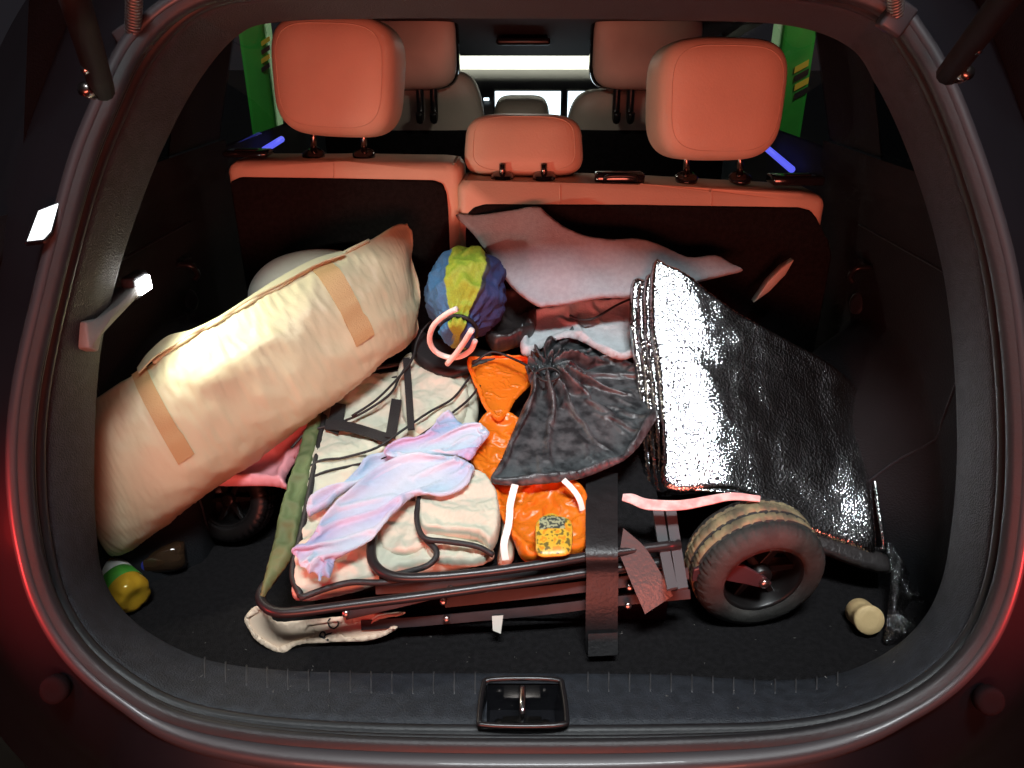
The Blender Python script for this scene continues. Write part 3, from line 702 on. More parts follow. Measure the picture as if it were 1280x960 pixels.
# ------------------------------------------------------------------ neck pillow behind it
PIL = mat('pale_grey_plush', (0.5, 0.49, 0.44), 0.85, bump=0.2, bscale=150, var=0.1, sheen=0.2)
pts = [PY(u, v, y) for u, v, y in ((346,392,0.66),(336,370,0.665),(356,348,0.68),(398,338,0.69),(440,344,0.69),(466,372,0.67))]
tag(tube('neck_pillow', pts, 0.040, PIL, n=8, segs=22, taper=lambda t: 1-0.25*abs(2*t-1)**3), 'pale grey curved neck pillow tucked behind the cream storage bag', 'pillow')

# ------------------------------------------------------------------ folded wagon
BLKM = mat('wagon_black_steel', (0.022, 0.02, 0.021), 0.33, var=0.3, vscale=30, rvar=0.1)
MAROON = mat('wagon_bar_steel', (0.030, 0.022, 0.024), 0.45, var=0.3, vscale=40)
CANV = mat('cream_canvas', (0.58, 0.58, 0.46), 0.75, var=0.08, vscale=15, bump=0.35, bscale=30, detail=8)
PIPE = mat('black_binding', (0.015, 0.015, 0.016), 0.55, bump=0.3, bscale=300)
GREENC = mat('olive_canvas', (0.115, 0.165, 0.065), 0.7, var=0.25, vscale=14, bump=0.3, bscale=40)
RIV = mat('rivet_steel', (0.55, 0.45, 0.42), 0.3, metal=1.0)
wg = thing('folding_wagon', 'folded black camping wagon with cream canvas, olive side and rubber wheel', 'wagon')
fp = [PZ(u, v, FLOOR+0.004) for u, v in ((395,735),(840,720))]
bx = [V((fp[0].x+0.02, 0.215, FLOOR+0.01)), V((fp[1].x-0.03, 0.215, FLOOR+0.01)), V((fp[1].x-0.03, 0.70, FLOOR+0.01)), V((fp[0].x+0.02, 0.70, FLOOR+0.01))]
bm = bmesh.new(); lo_ = [bm.verts.new(p) for p in bx]; hi_ = [bm.verts.new(V((p.x, p.y, 0.045+0.318*(p.y-0.22)))) for p in bx]
bm.faces.new(lo_); bm.faces.new(hi_)
for i in range(4): bm.faces.new((lo_[i], lo_[(i+1) % 4], hi_[(i+1) % 4], hi_[i]))
bmobj('folded_base', bm, MT['carpet'], wg, False)
def wr(a, b, s1=30, s2=60):
    return lambda P, x, y, d: a*nz(P, s1, 2)+b*crease(P, s2*0.4, 3)
def wcr(am, f, seed): return lambda P, x, y, d: am*crumple(x, y, f, seed)+0.3*am*nz(P, 12, seed)
def wrc(a, s, seed, ang):
    ca, sa = math.cos(ang), math.sin(ang)
    def f(P, x, y, d):
        l = x*ca+y*sa; t = -x*sa+y*ca
        return a*mn.noise(V((l*s*0.22+seed, t*s, seed)))+a*0.5*mn.noise(V((l*s*0.5, t*s*2.3, seed+5)))
    return f
cushion('canvas_panel', [(408,508),(432,482),(505,470),(585,474),(600,500),(590,560),(570,600),(480,640),(400,680),(374,690),(385,600)], Q.up(0.004), 0.022, CANV, wg, R=0.015, cell=0.005, disp=wcr(0.022, 11, 2), edge=0.2, cloth=dict(grow=1.032, kb=0.22, grav=0.3, tether=0.003), subd=1)
cushion('canvas_panel', [(496,470),(515,448),(560,462),(584,482),(588,520),(570,545),(530,552),(505,535),(500,500)], Q.up(0.012), 0.026, CANV, wg, R=0.012, cell=0.005, disp=wcr(0.014, 15, 8), edge=0.2, cloth=dict(grow=1.032, kb=0.22, grav=0.3, tether=0.003), subd=1)
cushion('canvas_panel', [(372,690),(400,678),(440,672),(520,668),(600,680),(618,700),(560,716),(500,722),(440,742),(372,752),(366,730)], Q.up(0.004), 0.028, CANV, wg, R=0.014, cell=0.005, disp=wcr(0.014, 18, 6), edge=0.2, cloth=dict(grow=1.032, kb=0.22, grav=0.3, tether=0.003), subd=1)
cushion('canvas_fold', [(480,640),(525,632),(545,660),(538,690),(500,700),(476,690)], Q.up(0.020), 0.020, CANV, wg, R=0.010, cell=0.004, disp=wcr(0.010, 22, 3), edge=0.2, cloth=dict(grow=1.032, kb=0.22, grav=0.3, tether=0.003), subd=1)
cushion('canvas_fold', [(522,618),(560,600),(600,598),(622,622),(626,662),(614,692),(596,680),(560,676),(528,672),(522,645)], Q.up(0.030), 0.026, CANV, wg, R=0.009, cell=0.004, disp=wcr(0.010, 18, 5), edge=0.2, cloth=dict(grow=1.032, kb=0.22, grav=0.3, tether=0.003), subd=1)
cushion('canvas_fold', [(530,672),(560,676),(596,682),(616,694),(600,708),(560,708),(536,700)], Q.up(0.024), 0.016, CANV, wg, R=0.008, cell=0.004, disp=wcr(0.008, 25, 7), edge=0.2, cloth=dict(grow=1.032, kb=0.22, grav=0.3, tether=0.003), subd=1)
cushion('canvas_side', [(606,600),(622,604),(640,650),(642,700),(622,706),(626,660),(618,625)], Q.up(0.012), 0.014, mat('shadow_canvas', (0.62, 0.55, 0.42), 0.8, bump=0.3, bscale=40), wg, R=0.012)
def qt(name, px, h, r, m, n=6, segs=10, parent=wg, pl=Q): return tube(name, [pl.hit(u, v, h if not hasattr(h, '__len__') else h[i]) for i, (u, v) in enumerate(px)], r, m, parent, n, segs)
qt('binding', [(524,622),(521,648),(530,672),(560,677),(596,683),(617,694)], [0.055,0.056,0.058,0.058,0.056,0.046], 0.0042, PIPE)
qt('binding', [(532,674),(546,690),(536,706),(505,716),(475,722)], [0.050,0.050,0.046,0.038,0.030], 0.0045, PIPE)
qt('binding', [(374,748),(410,735),(440,728),(478,728),(520,722)], 0.034, 0.0045, PIPE)
qt('binding', [(405,520),(392,590),(378,660),(366,715),(376,745)], 0.026, 0.0050, PIPE)
def strapq(name, px, wpx, h, m, th=0.002, parent=wg, pl=Q, n=6):
    a = []; b = []
    for i, (u, v) in enumerate(px):
        q0 = px[max(0, i-1)]; q1 = px[min(len(px)-1, i+1)]; dx, dy = q1[0]-q0[0], q1[1]-q0[1]; L = math.hypot(dx, dy)
        hh = h[i] if hasattr(h, '__len__') else h; ww = wpx[i] if hasattr(wpx, '__len__') else wpx
        a.append(pl.hit(u-dy/L*ww/2, v+dx/L*ww/2, hh)); b.append(pl.hit(u+dy/L*ww/2, v-dx/L*ww/2, hh))
    return ribbon(name, a, b, th, m, parent, n)
strapq('webbing', [(407,531),(440,535),(486,549)], 12, 0.036, PIPE)
strapq('webbing', [(496,500),(492,525),(488,548)], 13, 0.040, PIPE)
strapq('webbing', [(508,448),(511,490),(514,538)], 9, 0.050, PIPE)
strapq('webbing', [(424,505),(420,525),(414,540)], 18, 0.030, PIPE)
for px in ([(398,508),(430,492),(470,480),(510,470)], [(440,466),(480,459),(520,452)], [(420,478),(470,470),(520,462)]): qt('far_frame_tube', px, 0.018, 0.006, BLKM)
# frame tubes at the front
qt('frame_tube', [(402,520),(388,590),(372,660),(345,715),(328,738),(327,752),(342,764),(370,765),(440,756),(520,746),(600,735),(680,724),(745,714),(852,700)], 0.016, 0.0075, BLKM)
qt('frame_tube', [(477,632),(468,660),(464,690),(470,708),(490,720),(530,722),(600,716),(680,705),(745,694),(850,680)], 0.045, 0.0072, BLKM)
def bar(px, h, wpx, m=MAROON): 
    o = strapq('scissor_bar', px, wpx, h, m, 0.004, wg, B, 3); return o
b1 = bar([(432,768),(500,752),(566,736)], 0.012, 13); b2 = bar([(556,752),(650,742),(745,731),(860,716)], 0.006, 14); b3 = bar([(452,781),(500,778),(562,773),(680,762),(760,752),(862,742)], 0.004, 12)
bar([(470,735),(600,727),(745,712),(850,700)], 0.014, 15, BLKM)
for u, v, p_ in ((432,767,b1),(563,737,b1),(554,752,b2),(787,734,b2),(558,774,b3),(785,757,b3)):
    lathe('rivet', [(0, 0.0055), (0.002, 0.0052), (0.0035, 0.003)], B.hit(u, v, 0.019), B.n, RIV, p_, 14)
cushion('side_panel', [(389,520),(405,522),(398,560),(384,625),(370,690),(350,720),(326,752),(326,735),(338,690),(352,630),(372,570)], Q.up(0.020), 0.012, GREENC, wg, R=0.012, disp=wr(0.002, 0.003, 22, 60), cloth=dict(grow=1.06, kb=0.2, grav=0.3), subd=1)
# upright struts, strap, tag
for px in ([(822,640),(830,690),(840,738)], [(838,640),(845,690),(853,738)]): strapq('upright_bar', px, 13, 0.034, mat('grey_steel_bar', (0.10, 0.10, 0.105), 0.35), 0.006, wg, Q, 4)
def qb(u, v, h): return Q.hit(u, v, h) if v < 702 else B.hit(u, v, h)
sp = [(752,592,0.030),(752,640,0.052),(752,690,0.060),(753,715,0.044),(752,760,0.034),(752,800,0.016),(753,816,0.007)]
VEL = mat('glossy_nylon_strap', (0.016, 0.015, 0.016), 0.45, var=0.3, vscale=60, bump=0.2, bscale=200)
ribbon('strap', [qb(u-20, v, h) for u, v, h in sp], [qb(u+20, v, h) for u, v, h in sp], 0.002, VEL, wg, 6)
ribbon('strap', [B.hit(735, v, 0.03) for v in (792, 806, 820)], [B.hit(772, v, 0.03) for v in (790, 804, 818)], 0.003, VEL, wg, 4)
GSTR = mat('grey_velcro_end', (0.085, 0.08, 0.08), 0.3, bump=0.2, bscale=200)
ribbon('strap_end', [B.hit(774,692,0.040), B.hit(784,716,0.040), B.hit(795,742,0.040), B.hit(806,767,0.036)], [B.hit(779,660,0.040), B.hit(806,684,0.042), B.hit(824,713,0.042), B.hit(841,744,0.038)], 0.002, GSTR, wg, 6)
ribbon('tag', [B.hit(615, 770, 0.012), B.hit(616, 788, 0.012)], [B.hit(629, 769, 0.012), B.hit(626, 792, 0.012)], 0.001, mat('pale_tag', (0.75, 0.68, 0.6), 0.6), wg, 4)
# wheels
TYRE = mat('dusty_tyre', (0.042, 0.039, 0.035), 0.85, var=0.5, vscale=30, bump=0.4, bscale=120)
MUD = mat('mud_on_tread', (0.33, 0.26, 0.14), 0.9, col2=(0.13, 0.105, 0.065), vscale=30, bump=0.5, bscale=90)
RIM = mat('black_wheel_rim', (0.008, 0.007, 0.007), 0.35, var=0.2, vscale=20)
def wheel(c, ax, R, wdt, parent, mats):
    prof = [(-wdt*0.5, R*0.62), (-wdt*0.52, R*0.70), (-wdt*0.52, R*0.80), (-wdt*0.47, R*0.90), (-wdt*0.38, R*0.965), (-wdt*0.30, R*0.99), (-wdt*0.27, R*0.99), (-wdt*0.255, R*0.965), (-wdt*0.235, R*0.965), (-wdt*0.22, R*0.998), (-wdt*0.02, R), (0, R*0.97), (wdt*0.02, R*0.97), (wdt*0.04, R), (wdt*0.22, R*0.998), (wdt*0.235, R*0.965), (wdt*0.255, R*0.965), (wdt*0.27, R*0.99), (wdt*0.38, R*0.965), (wdt*0.47, R*0.90), (wdt*0.52, R*0.80), (wdt*0.52, R*0.70), (wdt*0.5, R*0.62), (wdt*0.3, R*0.60), (-wdt*0.3, R*0.60)]
    mi = [0]*(len(prof)-1)
    for i in (9, 13): mi[i] = 1
    mi[6] = mi[5] = 1
    def rm(i, a, r):
        if r > R*0.94:
            ph = (a*36/(2*math.pi)+(0.5 if i % 2 else 0)) % 1
            if (i <= 8 or i >= 16) and ph < 0.26: return r-0.0042
            if 8 < i < 16 and ph < 0.14: return r-0.0032
        return r
    wh = lathe('wheel', prof, c, ax, mats, parent, segs=184, mi=mi, rmod=rm)
    a = V(ax).normalized()
    lathe('rim', [(-wdt*0.42, R*0.61), (wdt*0.44, R*0.63), (wdt*0.46, R*0.60), (wdt*0.40, R*0.57), (wdt*0.1, R*0.53), (-wdt*0.1, R*0.51), (-wdt*0.12, R*0.2)], c, ax, RIM, wh, 56)
    lathe('hub', [(-wdt*0.3, R*0.16), (wdt*0.38, R*0.16), (wdt*0.42, R*0.12), (wdt*0.42, R*0.05)], c, ax, RIM, wh, 28)
    e = a.orthogonal().normalized(); f = a.cross(e)
    for k in range(6):
        an = k*math.pi/3+0.3; d = e*math.cos(an)+f*math.sin(an); t = e*-math.sin(an)+f*math.cos(an)
        q = [V(c)+d*(R*0.12)+t*R*0.07, V(c)+d*(R*0.55)+t*R*0.045, V(c)+d*(R*0.55)-t*R*0.045, V(c)+d*(R*0.12)-t*R*0.07]
        prism('spoke', q, a*(wdt*0.22), RIM, wh, 0.001, False, 1)
    return wh
WR = 0.100; wc = PY(942, 700, 0.240); wc.z = FLOOR+WR+0.001
axw = V((0.14, -1, -0.10)).normalized()
wheel(wc, axw, WR, 0.084, wg, [TYRE, MUD])
arm = [wc+axw*0.040+V(p) for p in ((-0.105,0,0.020),(-0.07,0,0.034),(-0.03,0,0.026),(0.0,0,0.008),(0.012,0,-0.004),(0.004,0,-0.014),(-0.03,0,-0.004),(-0.07,0,0.006),(-0.105,0,-0.002))]
wa = prism('wheel_arm', arm, (0, 0.006, 0), mat('dark_red_arm', (0.06, 0.025, 0.028), 0.3), wg, 0.0015, False, 2)
lathe('axle_bolt', [(0, 0.0075), (0.004, 0.0072), (0.006, 0.004)], wc+axw*0.040+V((0.0, 0, -0.002)), axw, RIV, wa, 18)
wc2 = PZ(293, 690, FLOOR); wc2 = PY(298, 662, wc2.y+0.05); wc2.z = FLOOR+0.078
wheel(wc2, V((-0.1, -0.9, 0.42)), 0.075, 0.05, wg, [RIM, RIM])  # tyre coloured rim black as well, painting in the shade under the bag

# ------------------------------------------------------------------ cream cover under the wagon, with letters
COVER = mat('cream_cover_fabric', (0.82, 0.64, 0.48), 0.65, var=0.08, vscale=20, bump=0.3, bscale=40)
cv = thing('carry_cover', 'crumpled cream carry cover with black letters under the wagon frame', 'carry cover')
cushion('cover_cloth', [(304,773),(320,756),(338,764),(346,776),(400,772),(440,768),(500,764),(503,769),(470,776),(497,781),(492,790),(462,802),(400,805),(372,808),(351,818),(322,804),(310,788)], B.up(0.006), 0.008, COVER, cv, R=0.010, cell=0.0034, disp=wcr(0.008, 16, 4), edge=0.3, back=0.5, cloth=dict(grow=1.12, kb=0.08, grav=2), subd=1)
pl2 = B.up(0.0185); from mathutils.bvhtree import BVHTree
ccl = cv.children[0].data; cvt = BVHTree.FromPolygons([tuple(v.co) for v in ccl.vertices], [tuple(p.vertices) for p in ccl.polygons])
for ch, u, v, sz in (('R', 404, 797, 0.024), ('C', 414, 783, 0.024)):
    tc = bpy.data.curves.new('letter', 'FONT'); tc.body = ch; tc.size = sz; tc.extrude = 0.0004; tc.align_x = 'CENTER'; tc.align_y = 'CENTER'
    to = bpy.data.objects.new('tmp', tc); COL.objects.link(to); dg = bpy.context.evaluated_depsgraph_get(); me = bpy.data.meshes.new_from_object(to.evaluated_get(dg))
    bpy.data.objects.remove(to); me.materials.clear(); me.materials.append(mat('black_print', (0.02, 0.02, 0.022), 0.6))
    lo2 = bpy.data.objects.new('letter', me); COL.objects.link(lo2); lo2.parent = cv
    ang = math.radians(70); ex = (pl2.e1*math.cos(ang)+pl2.e2*math.sin(ang)); ey = pl2.n.cross(ex)
    org = pl2.hit(u, v)
    for vx in me.vertices:
        q = org+ex*vx.co.x+ey*vx.co.y; hh = cvt.ray_cast(q+pl2.n*0.05, -pl2.n)[0]
        vx.co = (hh if hh else q)+pl2.n*(0.0016+vx.co.z)

# ------------------------------------------------------------------ cords over the canvas
CORD = mat('black_cord', (0.012, 0.012, 0.012), 0.6)
for lab, px, h in (('black elastic cord from the multicolour sack to the olive wagon side', [(520,440),(500,470),(488,492),(455,515),(425,528),(385,540),(364,560)], [0.06,0.05,0.05,0.042,0.034,0.03,0.02]),
                   ('long black cord crossing the cream canvas beside the orange bag', [(588,470),(566,498),(535,516),(500,540),(470,560),(430,572),(395,578),(360,608)], [0.05,0.045,0.05,0.048,0.04,0.034,0.030,0.016]),
                   ('thin black cord lying just above the pale tie-dye sleeve', [(600,482),(585,500),(560,520),(520,548),(480,572),(440,582),(400,592),(362,614)], [0.05,0.05,0.05,0.052,0.044,0.034,0.03,0.016]),
                   ('knotted black cord hanging from the multicolour sack mouth', [(560,392),(535,405),(522,425),(515,450),(498,472),(470,500),(440,520)], [0.10,0.085,0.07,0.06,0.055,0.05,0.045])):
    tag(qt('cord', px, h, 0.0022, CORD, parent=None, segs=7), lab, 'cord')

# ------------------------------------------------------------------ pink bag under the cream bag
PINK = mat('pink_plastic', (0.80, 0.36, 0.40), 0.45, var=0.12, vscale=9, bump=0.3, bscale=25)
tag(cushion('pink_bag', [(262,606),(300,575),(350,545),(392,515),(396,540),(372,575),(358,600),(362,612),(330,608)], Q.up(-0.022), 0.02, PINK, R=0.02, disp=wr(0.003, 0.003, 18, 40), cloth=dict(grow=1.08, kb=0.1, grav=0.3), subd=1), 'pink plastic bag squeezed between cream storage bag and wagon', 'bag')

# ------------------------------------------------------------------ tie-dye sleeves
SLV = attrmat('tie_dye_cotton', 0.8, bump=0.35, bscale=60, var=0.08, vscale=25, sheen=0.2)
def dye(P, a, b, d):
    t = max(0, min(1, 0.5+1.5*nz(P, 13, 3))); u = max(0, min(1, 0.5+1.6*nz(P, 9, 8)))
    c1 = V((0.50, 0.60, 0.78)); c2 = V((0.66, 0.48, 0.70)); c3 = V((0.74, 0.76, 0.82)); return tuple(c1.lerp(c2, t).lerp(c3, u*0.7))
def folds(a_, s, seed, ang, gx=None):
    f0 = wrc(a_, s, seed, ang)
    def f(P, x, y, d):
        r = f0(P, x, y, d)
        for (u, v, rad, am, kk) in (gx or []):
            c = Q.hit(u, v, 0.05); q = P-c; dist = q.length
            if dist < rad: r += am*(1-dist/rad)*math.sin(kk*math.atan2(q.dot(Q.e2), q.dot(Q.e1)))
        return r
    return f
def long_folds(am, wl, ang, seed, gath=()):
    ca, sa = math.cos(ang), math.sin(ang)
    def f(P, x, y, d):
        l = x*ca+y*sa; t = -x*sa+y*ca
        t2 = t+0.010*mn.noise(V((l*9, t*12, seed)))+0.004*mn.noise(V((l*30, t*30, seed+2)))
        r = am*tri(t2/wl)*(0.6+0.8*mn.noise(V((l*10, t*20, seed+7))))+am*0.45*tri(t2/(wl*0.43)+0.3)+0.6*am*crumple(x, y, 38, seed)
        for (u, v, rad, ga, kk, pu, pv) in gath:
            q = P-Q.hit(u, v, 0.05); dist = q.length
            if dist < rad:
                o_ = P-Q.hit(pu, pv, 0.05); th = math.atan2(o_.dot(Q.e2), o_.dot(Q.e1))
                r += ga*(1-dist/rad)*tri(kk*th+mn.noise(P*60))
        return r
    return f
def dye2(ang, seed):
    ca, sa = math.cos(ang), math.sin(ang)
    def f(P, x, y, d):
        l = x*ca+y*sa; t = -x*sa+y*ca
        a_ = 0.5+1.1*mn.noise(V((l*11, t*38, seed))); b_ = 0.5+1.3*mn.noise(V((l*9, t*26, seed+4)))
        c1 = V((0.27, 0.41, 0.60)); c2 = V((0.44, 0.36, 0.58)); c3 = V((0.52, 0.62, 0.71))
        return tuple(c1.lerp(c2, max(0, min(1, a_))).lerp(c3, max(0, min(0.9, b_))))
    return f
sA = thing('sleeve', 'pale blue tie-dye arm sleeve with frilled cuff by the orange bag', 'arm sleeve')
def gsl(ang, g, spots):
    a_ = gdir(ang, g); b_ = gpinch(spots, 0.0)
    return lambda mid, dr, pl: a_(mid, dr, pl)+b_(mid, dr, pl)
QS = lambda u, v: Q.hit(u, v, 0.06)
cushion('cuff', [(479,563),(500,551),(522,546),(537,537),(550,522),(562,513),(572,524),(582,530),(600,530),(613,540),(606,552),(598,562),(588,576),(571,570),(536,570),(505,573),(486,571)], Q.up(0.066), 0.008, SLV, sA, R=0.010, cell=0.0032, tint=dye2(0.5, 1), cloth=dict(grow=gsl(0.5, 1.3, [(QS(594,552), 0.02, 0.4)]), kb=0.05, grav=0.3, seed=3), subd=1)
cushion('sleeve_cloth', [(457,573),(484,566),(510,571),(500,582),(488,588),(453,605),(422,622),(414,632),(394,643),(385,646),(382,632),(390,619),(422,606),(444,587)], Q.up(0.043), 0.010, SLV, sA, R=0.012, cell=0.0032, tint=dye2(0.55, 3), cloth=dict(grow=gdir(0.55, 1.6), kb=0.10, grav=0.3, seed=4), subd=1)
sB = cushion('sleeve', [(363,690),(372,682),(383,677),(394,662),(405,648),(422,632),(440,618),(475,592),(510,575),(540,571),(567,569),(589,579),(594,589),(580,605),(554,616),(519,621),(503,634),(488,648),(462,670),(431,694),(420,700),(418,710),(412,724),(404,721),(399,727),(393,716),(386,718),(381,711),(373,708),(371,698)], Q.up(0.066), 0.010, SLV, None, R=0.014, cell=0.0032, tint=dye2(0.6, 7), cloth=dict(grow=gsl(0.60, 1.62, [(QS(402,700), 0.02, 0.35)]), kb=0.10, grav=0.3, seed=5), subd=1)
tag(sB, 'lavender tie-dye arm sleeve draped over the cream canvas, cuff gathered', 'arm sleeve')

# ------------------------------------------------------------------ orange plastic bag
ORG = mat('orange_plastic_film', (0.85, 0.20, 0.012), 0.34, var=0.12, vscale=12, bump=0.15, bscale=40, tl=0.12)
ob = thing('plastic_bag', 'crumpled orange plastic carrier bag with yellow printed label', 'plastic bag')
cushion('bag_flap', [(583,452),(605,446),(640,444),(668,452),(664,480),(645,500),(634,520),(622,527),(606,512),(594,484)], Q.up(0.050), 0.010, ORG, ob, R=0.010, cell=0.003, disp=wcr(0.008, 20, 3), edge=0.3, cloth=dict(grow=1.05, kb=0.12, grav=0.3), subd=1)
cushion('bag_body', [(612,524),(640,530),(660,560),(660,600),(700,606),(724,618),(732,648),(730,690),(700,698),(655,702),(640,672),(618,625),(604,602),(590,575),(600,548)], Q.up(0.030), 0.028, ORG, ob, R=0.022, cell=0.003, disp=wcr(0.012, 14, 6), edge=0.3, cloth=dict(grow=gpinch([(Q.hit(618,528,0.05), 0.05, 0.5), (Q.hit(690,610,0.05), 0.04, 0.4)], 1.05), kb=0.12, grav=0.3), subd=1)
LAB = attrmat('printed_label', 0.35, bump=0.1, bscale=60, var=0.1)
def labtint(P, a, b, d):
    n1 = nz(P, 190, 2)+0.5*nz(P, 90, 5); u, v = proj(P)
    if d < 0.002: return (0.80, 0.45, 0.05)
    if 674 < u < 706 and 648 < v < 664: return (0.05, 0.06, 0.05) if nz(P, 260, 1) > 0 else (0.40, 0.42, 0.25)
    return (0.16, 0.13, 0.03) if n1 > 0.30 else ((0.70, 0.28, 0.02) if n1 < -0.25 else (0.72, 0.46, 0.04))
cushion('label', [(671,652),(686,642),(700,645),(714,652),(716,672),(712,692),(692,696),(672,694),(669,672)], Q.up(0.064), 0.006, LAB, ob, R=0.02, cell=0.0016, tint=labtint)
WR_ = mat('white_ribbon', (0.85, 0.82, 0.76), 0.5)
strapq('tie_ribbon', [(644,606),(638,630),(636,655),(630,680),(632,700)], 9, [0.072, 0.070, 0.066, 0.058, 0.045], WR_, 0.001, ob)
strapq('tie_ribbon', [(704,600),(716,612),(724,624),(728,638)], 7, [0.072, 0.066, 0.058, 0.045], WR_, 0.001, ob)

# ------------------------------------------------------------------ black drawstring sack
BLKN = mat('black_ripstop_nylon', (0.016, 0.018, 0.020), 0.42, col2=(0.075, 0.082, 0.086), vscale=46, bump=0.2, bscale=70, detail=6)
PB = Q.up(0.062); pin = PB.loc(PB.hit(684, 468))
def pleat(P, a, b, d):
    dx, dy = a-pin[0], b-pin[1]; r = math.hypot(dx, dy); th = math.atan2(dy, dx)
    s = tri(th*2.6+0.3*mn.noise(V((math.cos(th)*2, math.sin(th)*2, r*8))))
    big = mn.noise(V((math.cos(th)*1.7+4, math.sin(th)*1.7, r*5)))
    return 0.018*math.exp(-max(0, r-0.03)/0.06)*min(1, r/0.02)*s+0.024*abs(big)*min(1, r/0.05)-0.012*math.exp(-(r/0.018)**2)
bk = thing('drawstring_sack', 'black nylon drawstring sack with gathered pleated neck, lying on the orange bag', 'sack')
cushion('sack_cloth', [(708,410),(726,420),(752,436),(790,457),(826,478),(829,494),(824,518),(806,550),(784,574),(756,588),(724,600),(680,606),(640,608),(612,602),(626,574),(640,540),(652,512),(664,488),(660,466),(672,444),(690,426)], PB, 0.009, BLKN, bk, R=0.012, cell=0.0036, disp=pleat, edge=0.15, cloth=dict(grow=gpinch([(PB.hit(684, 468), 0.06, 1.0)], 1.015), kb=0.22, grav=0.3, steps=50), subd=1)
tube('drawcord', [PB.hit(u, v, h) for u, v, h in ((664,470,0.02),(676,462,0.034),(690,460,0.036),(700,468,0.032),(690,476,0.03),(676,474,0.03),(660,458,0.03),(640,448,0.02),(615,440,0.02),(590,455,0.01))], 0.0022, CORD, bk, n=5, segs=7)

# ------------------------------------------------------------------ multicolour sack with white cord
SK = attrmat('panelled_nylon', 0.7, bump=0.3, bscale=120, var=0.25, vscale=60)
ms = thing('panelled_sack', 'rolled blue, lime and navy sack with white cord ring', 'sack')
pa = PY(574, 412, 0.545); pb = PY(592, 328, 0.69); ax = (pb-pa); AL = ax.length; ax.normalize()
e1 = RGT-ax*RGT.dot(ax); e1.normalize(); e2 = ax.cross(e1)
if e2.z < 0: e2 = -e2
prof = [(-0.022, 0.014), (-0.020, 0.030), (-0.012, 0.036), (-0.002, 0.030), (0.004, 0.028), (0.012, 0.036), (0.03, 0.052), (0.055, 0.070), (0.09, 0.077), (0.12, 0.074), (0.15, 0.058), (0.165, 0.035), (0.172, 0.004)]
PF = crv(prof, 7); NA = 160; verts = []; faces = []; tc_ = []
for i, (t, r) in enumerate(PF):
    for k_ in range(NA):
        a = 2*math.pi*k_/NA; g = math.exp(-abs(t-0.002)/0.02)
        rr = r*(1+0.10*g*math.sin(a*19)+0.10*mn.noise(V((math.cos(a)*1.6, math.sin(a)*1.6, t*14)))+0.05*mn.noise(V((math.cos(a)*5, math.sin(a)*5, t*16+9)))-0.05*abs(mn.noise(V((math.cos(a)*4, math.sin(a)*4, t*30)))))
        q_ = pa+ax*t+e1*(math.cos(a)*rr)+e2*(math.sin(a)*rr*1.08); rd = e1*math.cos(a)+e2*math.sin(a)
        verts.append(q_+rd*(0.010*crease(q_, 16, 3)+0.005*crease(q_, 36, 4)-0.005)*min(1, rr/0.05))
        dg = math.degrees(a) % 360
        c = (0.025, 0.045, 0.15) if dg < 60 or dg > 300 else ((0.30, 0.42, 0.03) if dg < 118 else ((0.04, 0.15, 0.30) if dg < 235 else (0.20, 0.34, 0.06)))
        if 56 < dg < 61 or 300 < dg < 306: c = (0.02, 0.02, 0.03)
        tc_.append(c)
for i in range(len(PF)-1):
    for k_ in range(NA): faces.append((i*NA+k_, i*NA+(k_+1) % NA, (i+1)*NA+(k_+1) % NA, (i+1)*NA+k_))
tf = []
for (a, b, c, d) in faces: tf += [(a, b, c), (a, c, d)] if (a+b) % 2 else [(a, b, d), (b, c, d)]
X0 = np.array([tuple(v) for v in verts]); pn = np.zeros(len(X0), bool); pn[:NA*30] = True; pn[-NA*5:] = True
X0 += (np.random.RandomState(3).rand(*X0.shape)-0.5)*0.001*(~pn)[:, None]
verts = [V(p) for p in simulate(X0, tf, lambda mid, dr: np.full(len(mid), 1.035), pn, (0, 0, 1), None, 40, 8, 0.4, 1.0, 0.004)]
faces.append(tuple((len(PF)-1)*NA+k_ for k_ in range(NA))); faces.append(tuple(range(NA)))
o = mobj('sack_cloth', verts, faces, SK, ms); ca = o.data.color_attributes.new('tint', 'FLOAT_COLOR', 'POINT')
ca.data.foreach_set('color', np.array([(*c, 1) for c in tc_], 'f').ravel())
tube('neck_binding', [pa+ax*0.002+e1*(math.cos(a)*0.0305)+e2*(math.sin(a)*0.033) for a in np.linspace(0, 2*math.pi, 24, endpoint=False)], 0.004, CORD, ms, n=2, segs=8, closed=True)
WC = mat('white_rubber_cord', (0.86, 0.76, 0.70), 0.45)
wp = Plane(pa-ax*0.032, -ax)
tube('cord_ring', [wp.hit(u, v) for u, v in ((571,386),(556,394),(542,407),(537,424),(543,438),(558,446),(574,446),(588,438),(594,426))], 0.0048, WC, ms, n=6, segs=12)
tube('cord_end', [wp.hit(u, v, 0.006) for u, v in ((590,412),(580,428),(570,442),(559,455))], 0.0050, WC, ms, n=4, segs=12)
# black pouch and tray beside it
POU = mat('black_mesh_fabric', (0.022, 0.018, 0.018), 0.4, bump=0.5, bscale=60, var=0.3)
tag(cushion('black_pouch', [(618,382),(640,376),(662,384),(672,405),(660,428),(640,436),(618,440),(606,420)], Q.up(0.07), 0.03, POU, R=0.02, disp=wr(0.003, 0.006, 30, 60), cloth=dict(grow=1.15, kb=0.05, grav=0.3), subd=1), 'small crumpled black pouch beside the panelled sack', 'pouch')
tag(cushion('black_case', [(520,412),(545,425),(600,438),(640,446),(600,462),(560,473),(528,460),(514,440)], Q.up(0.040), 0.012, mat('black_case_fabric', (0.014, 0.014, 0.015), 0.5, bump=0.3, bscale=80), R=0.012), 'flat black fabric case under the panelled sack', 'case')

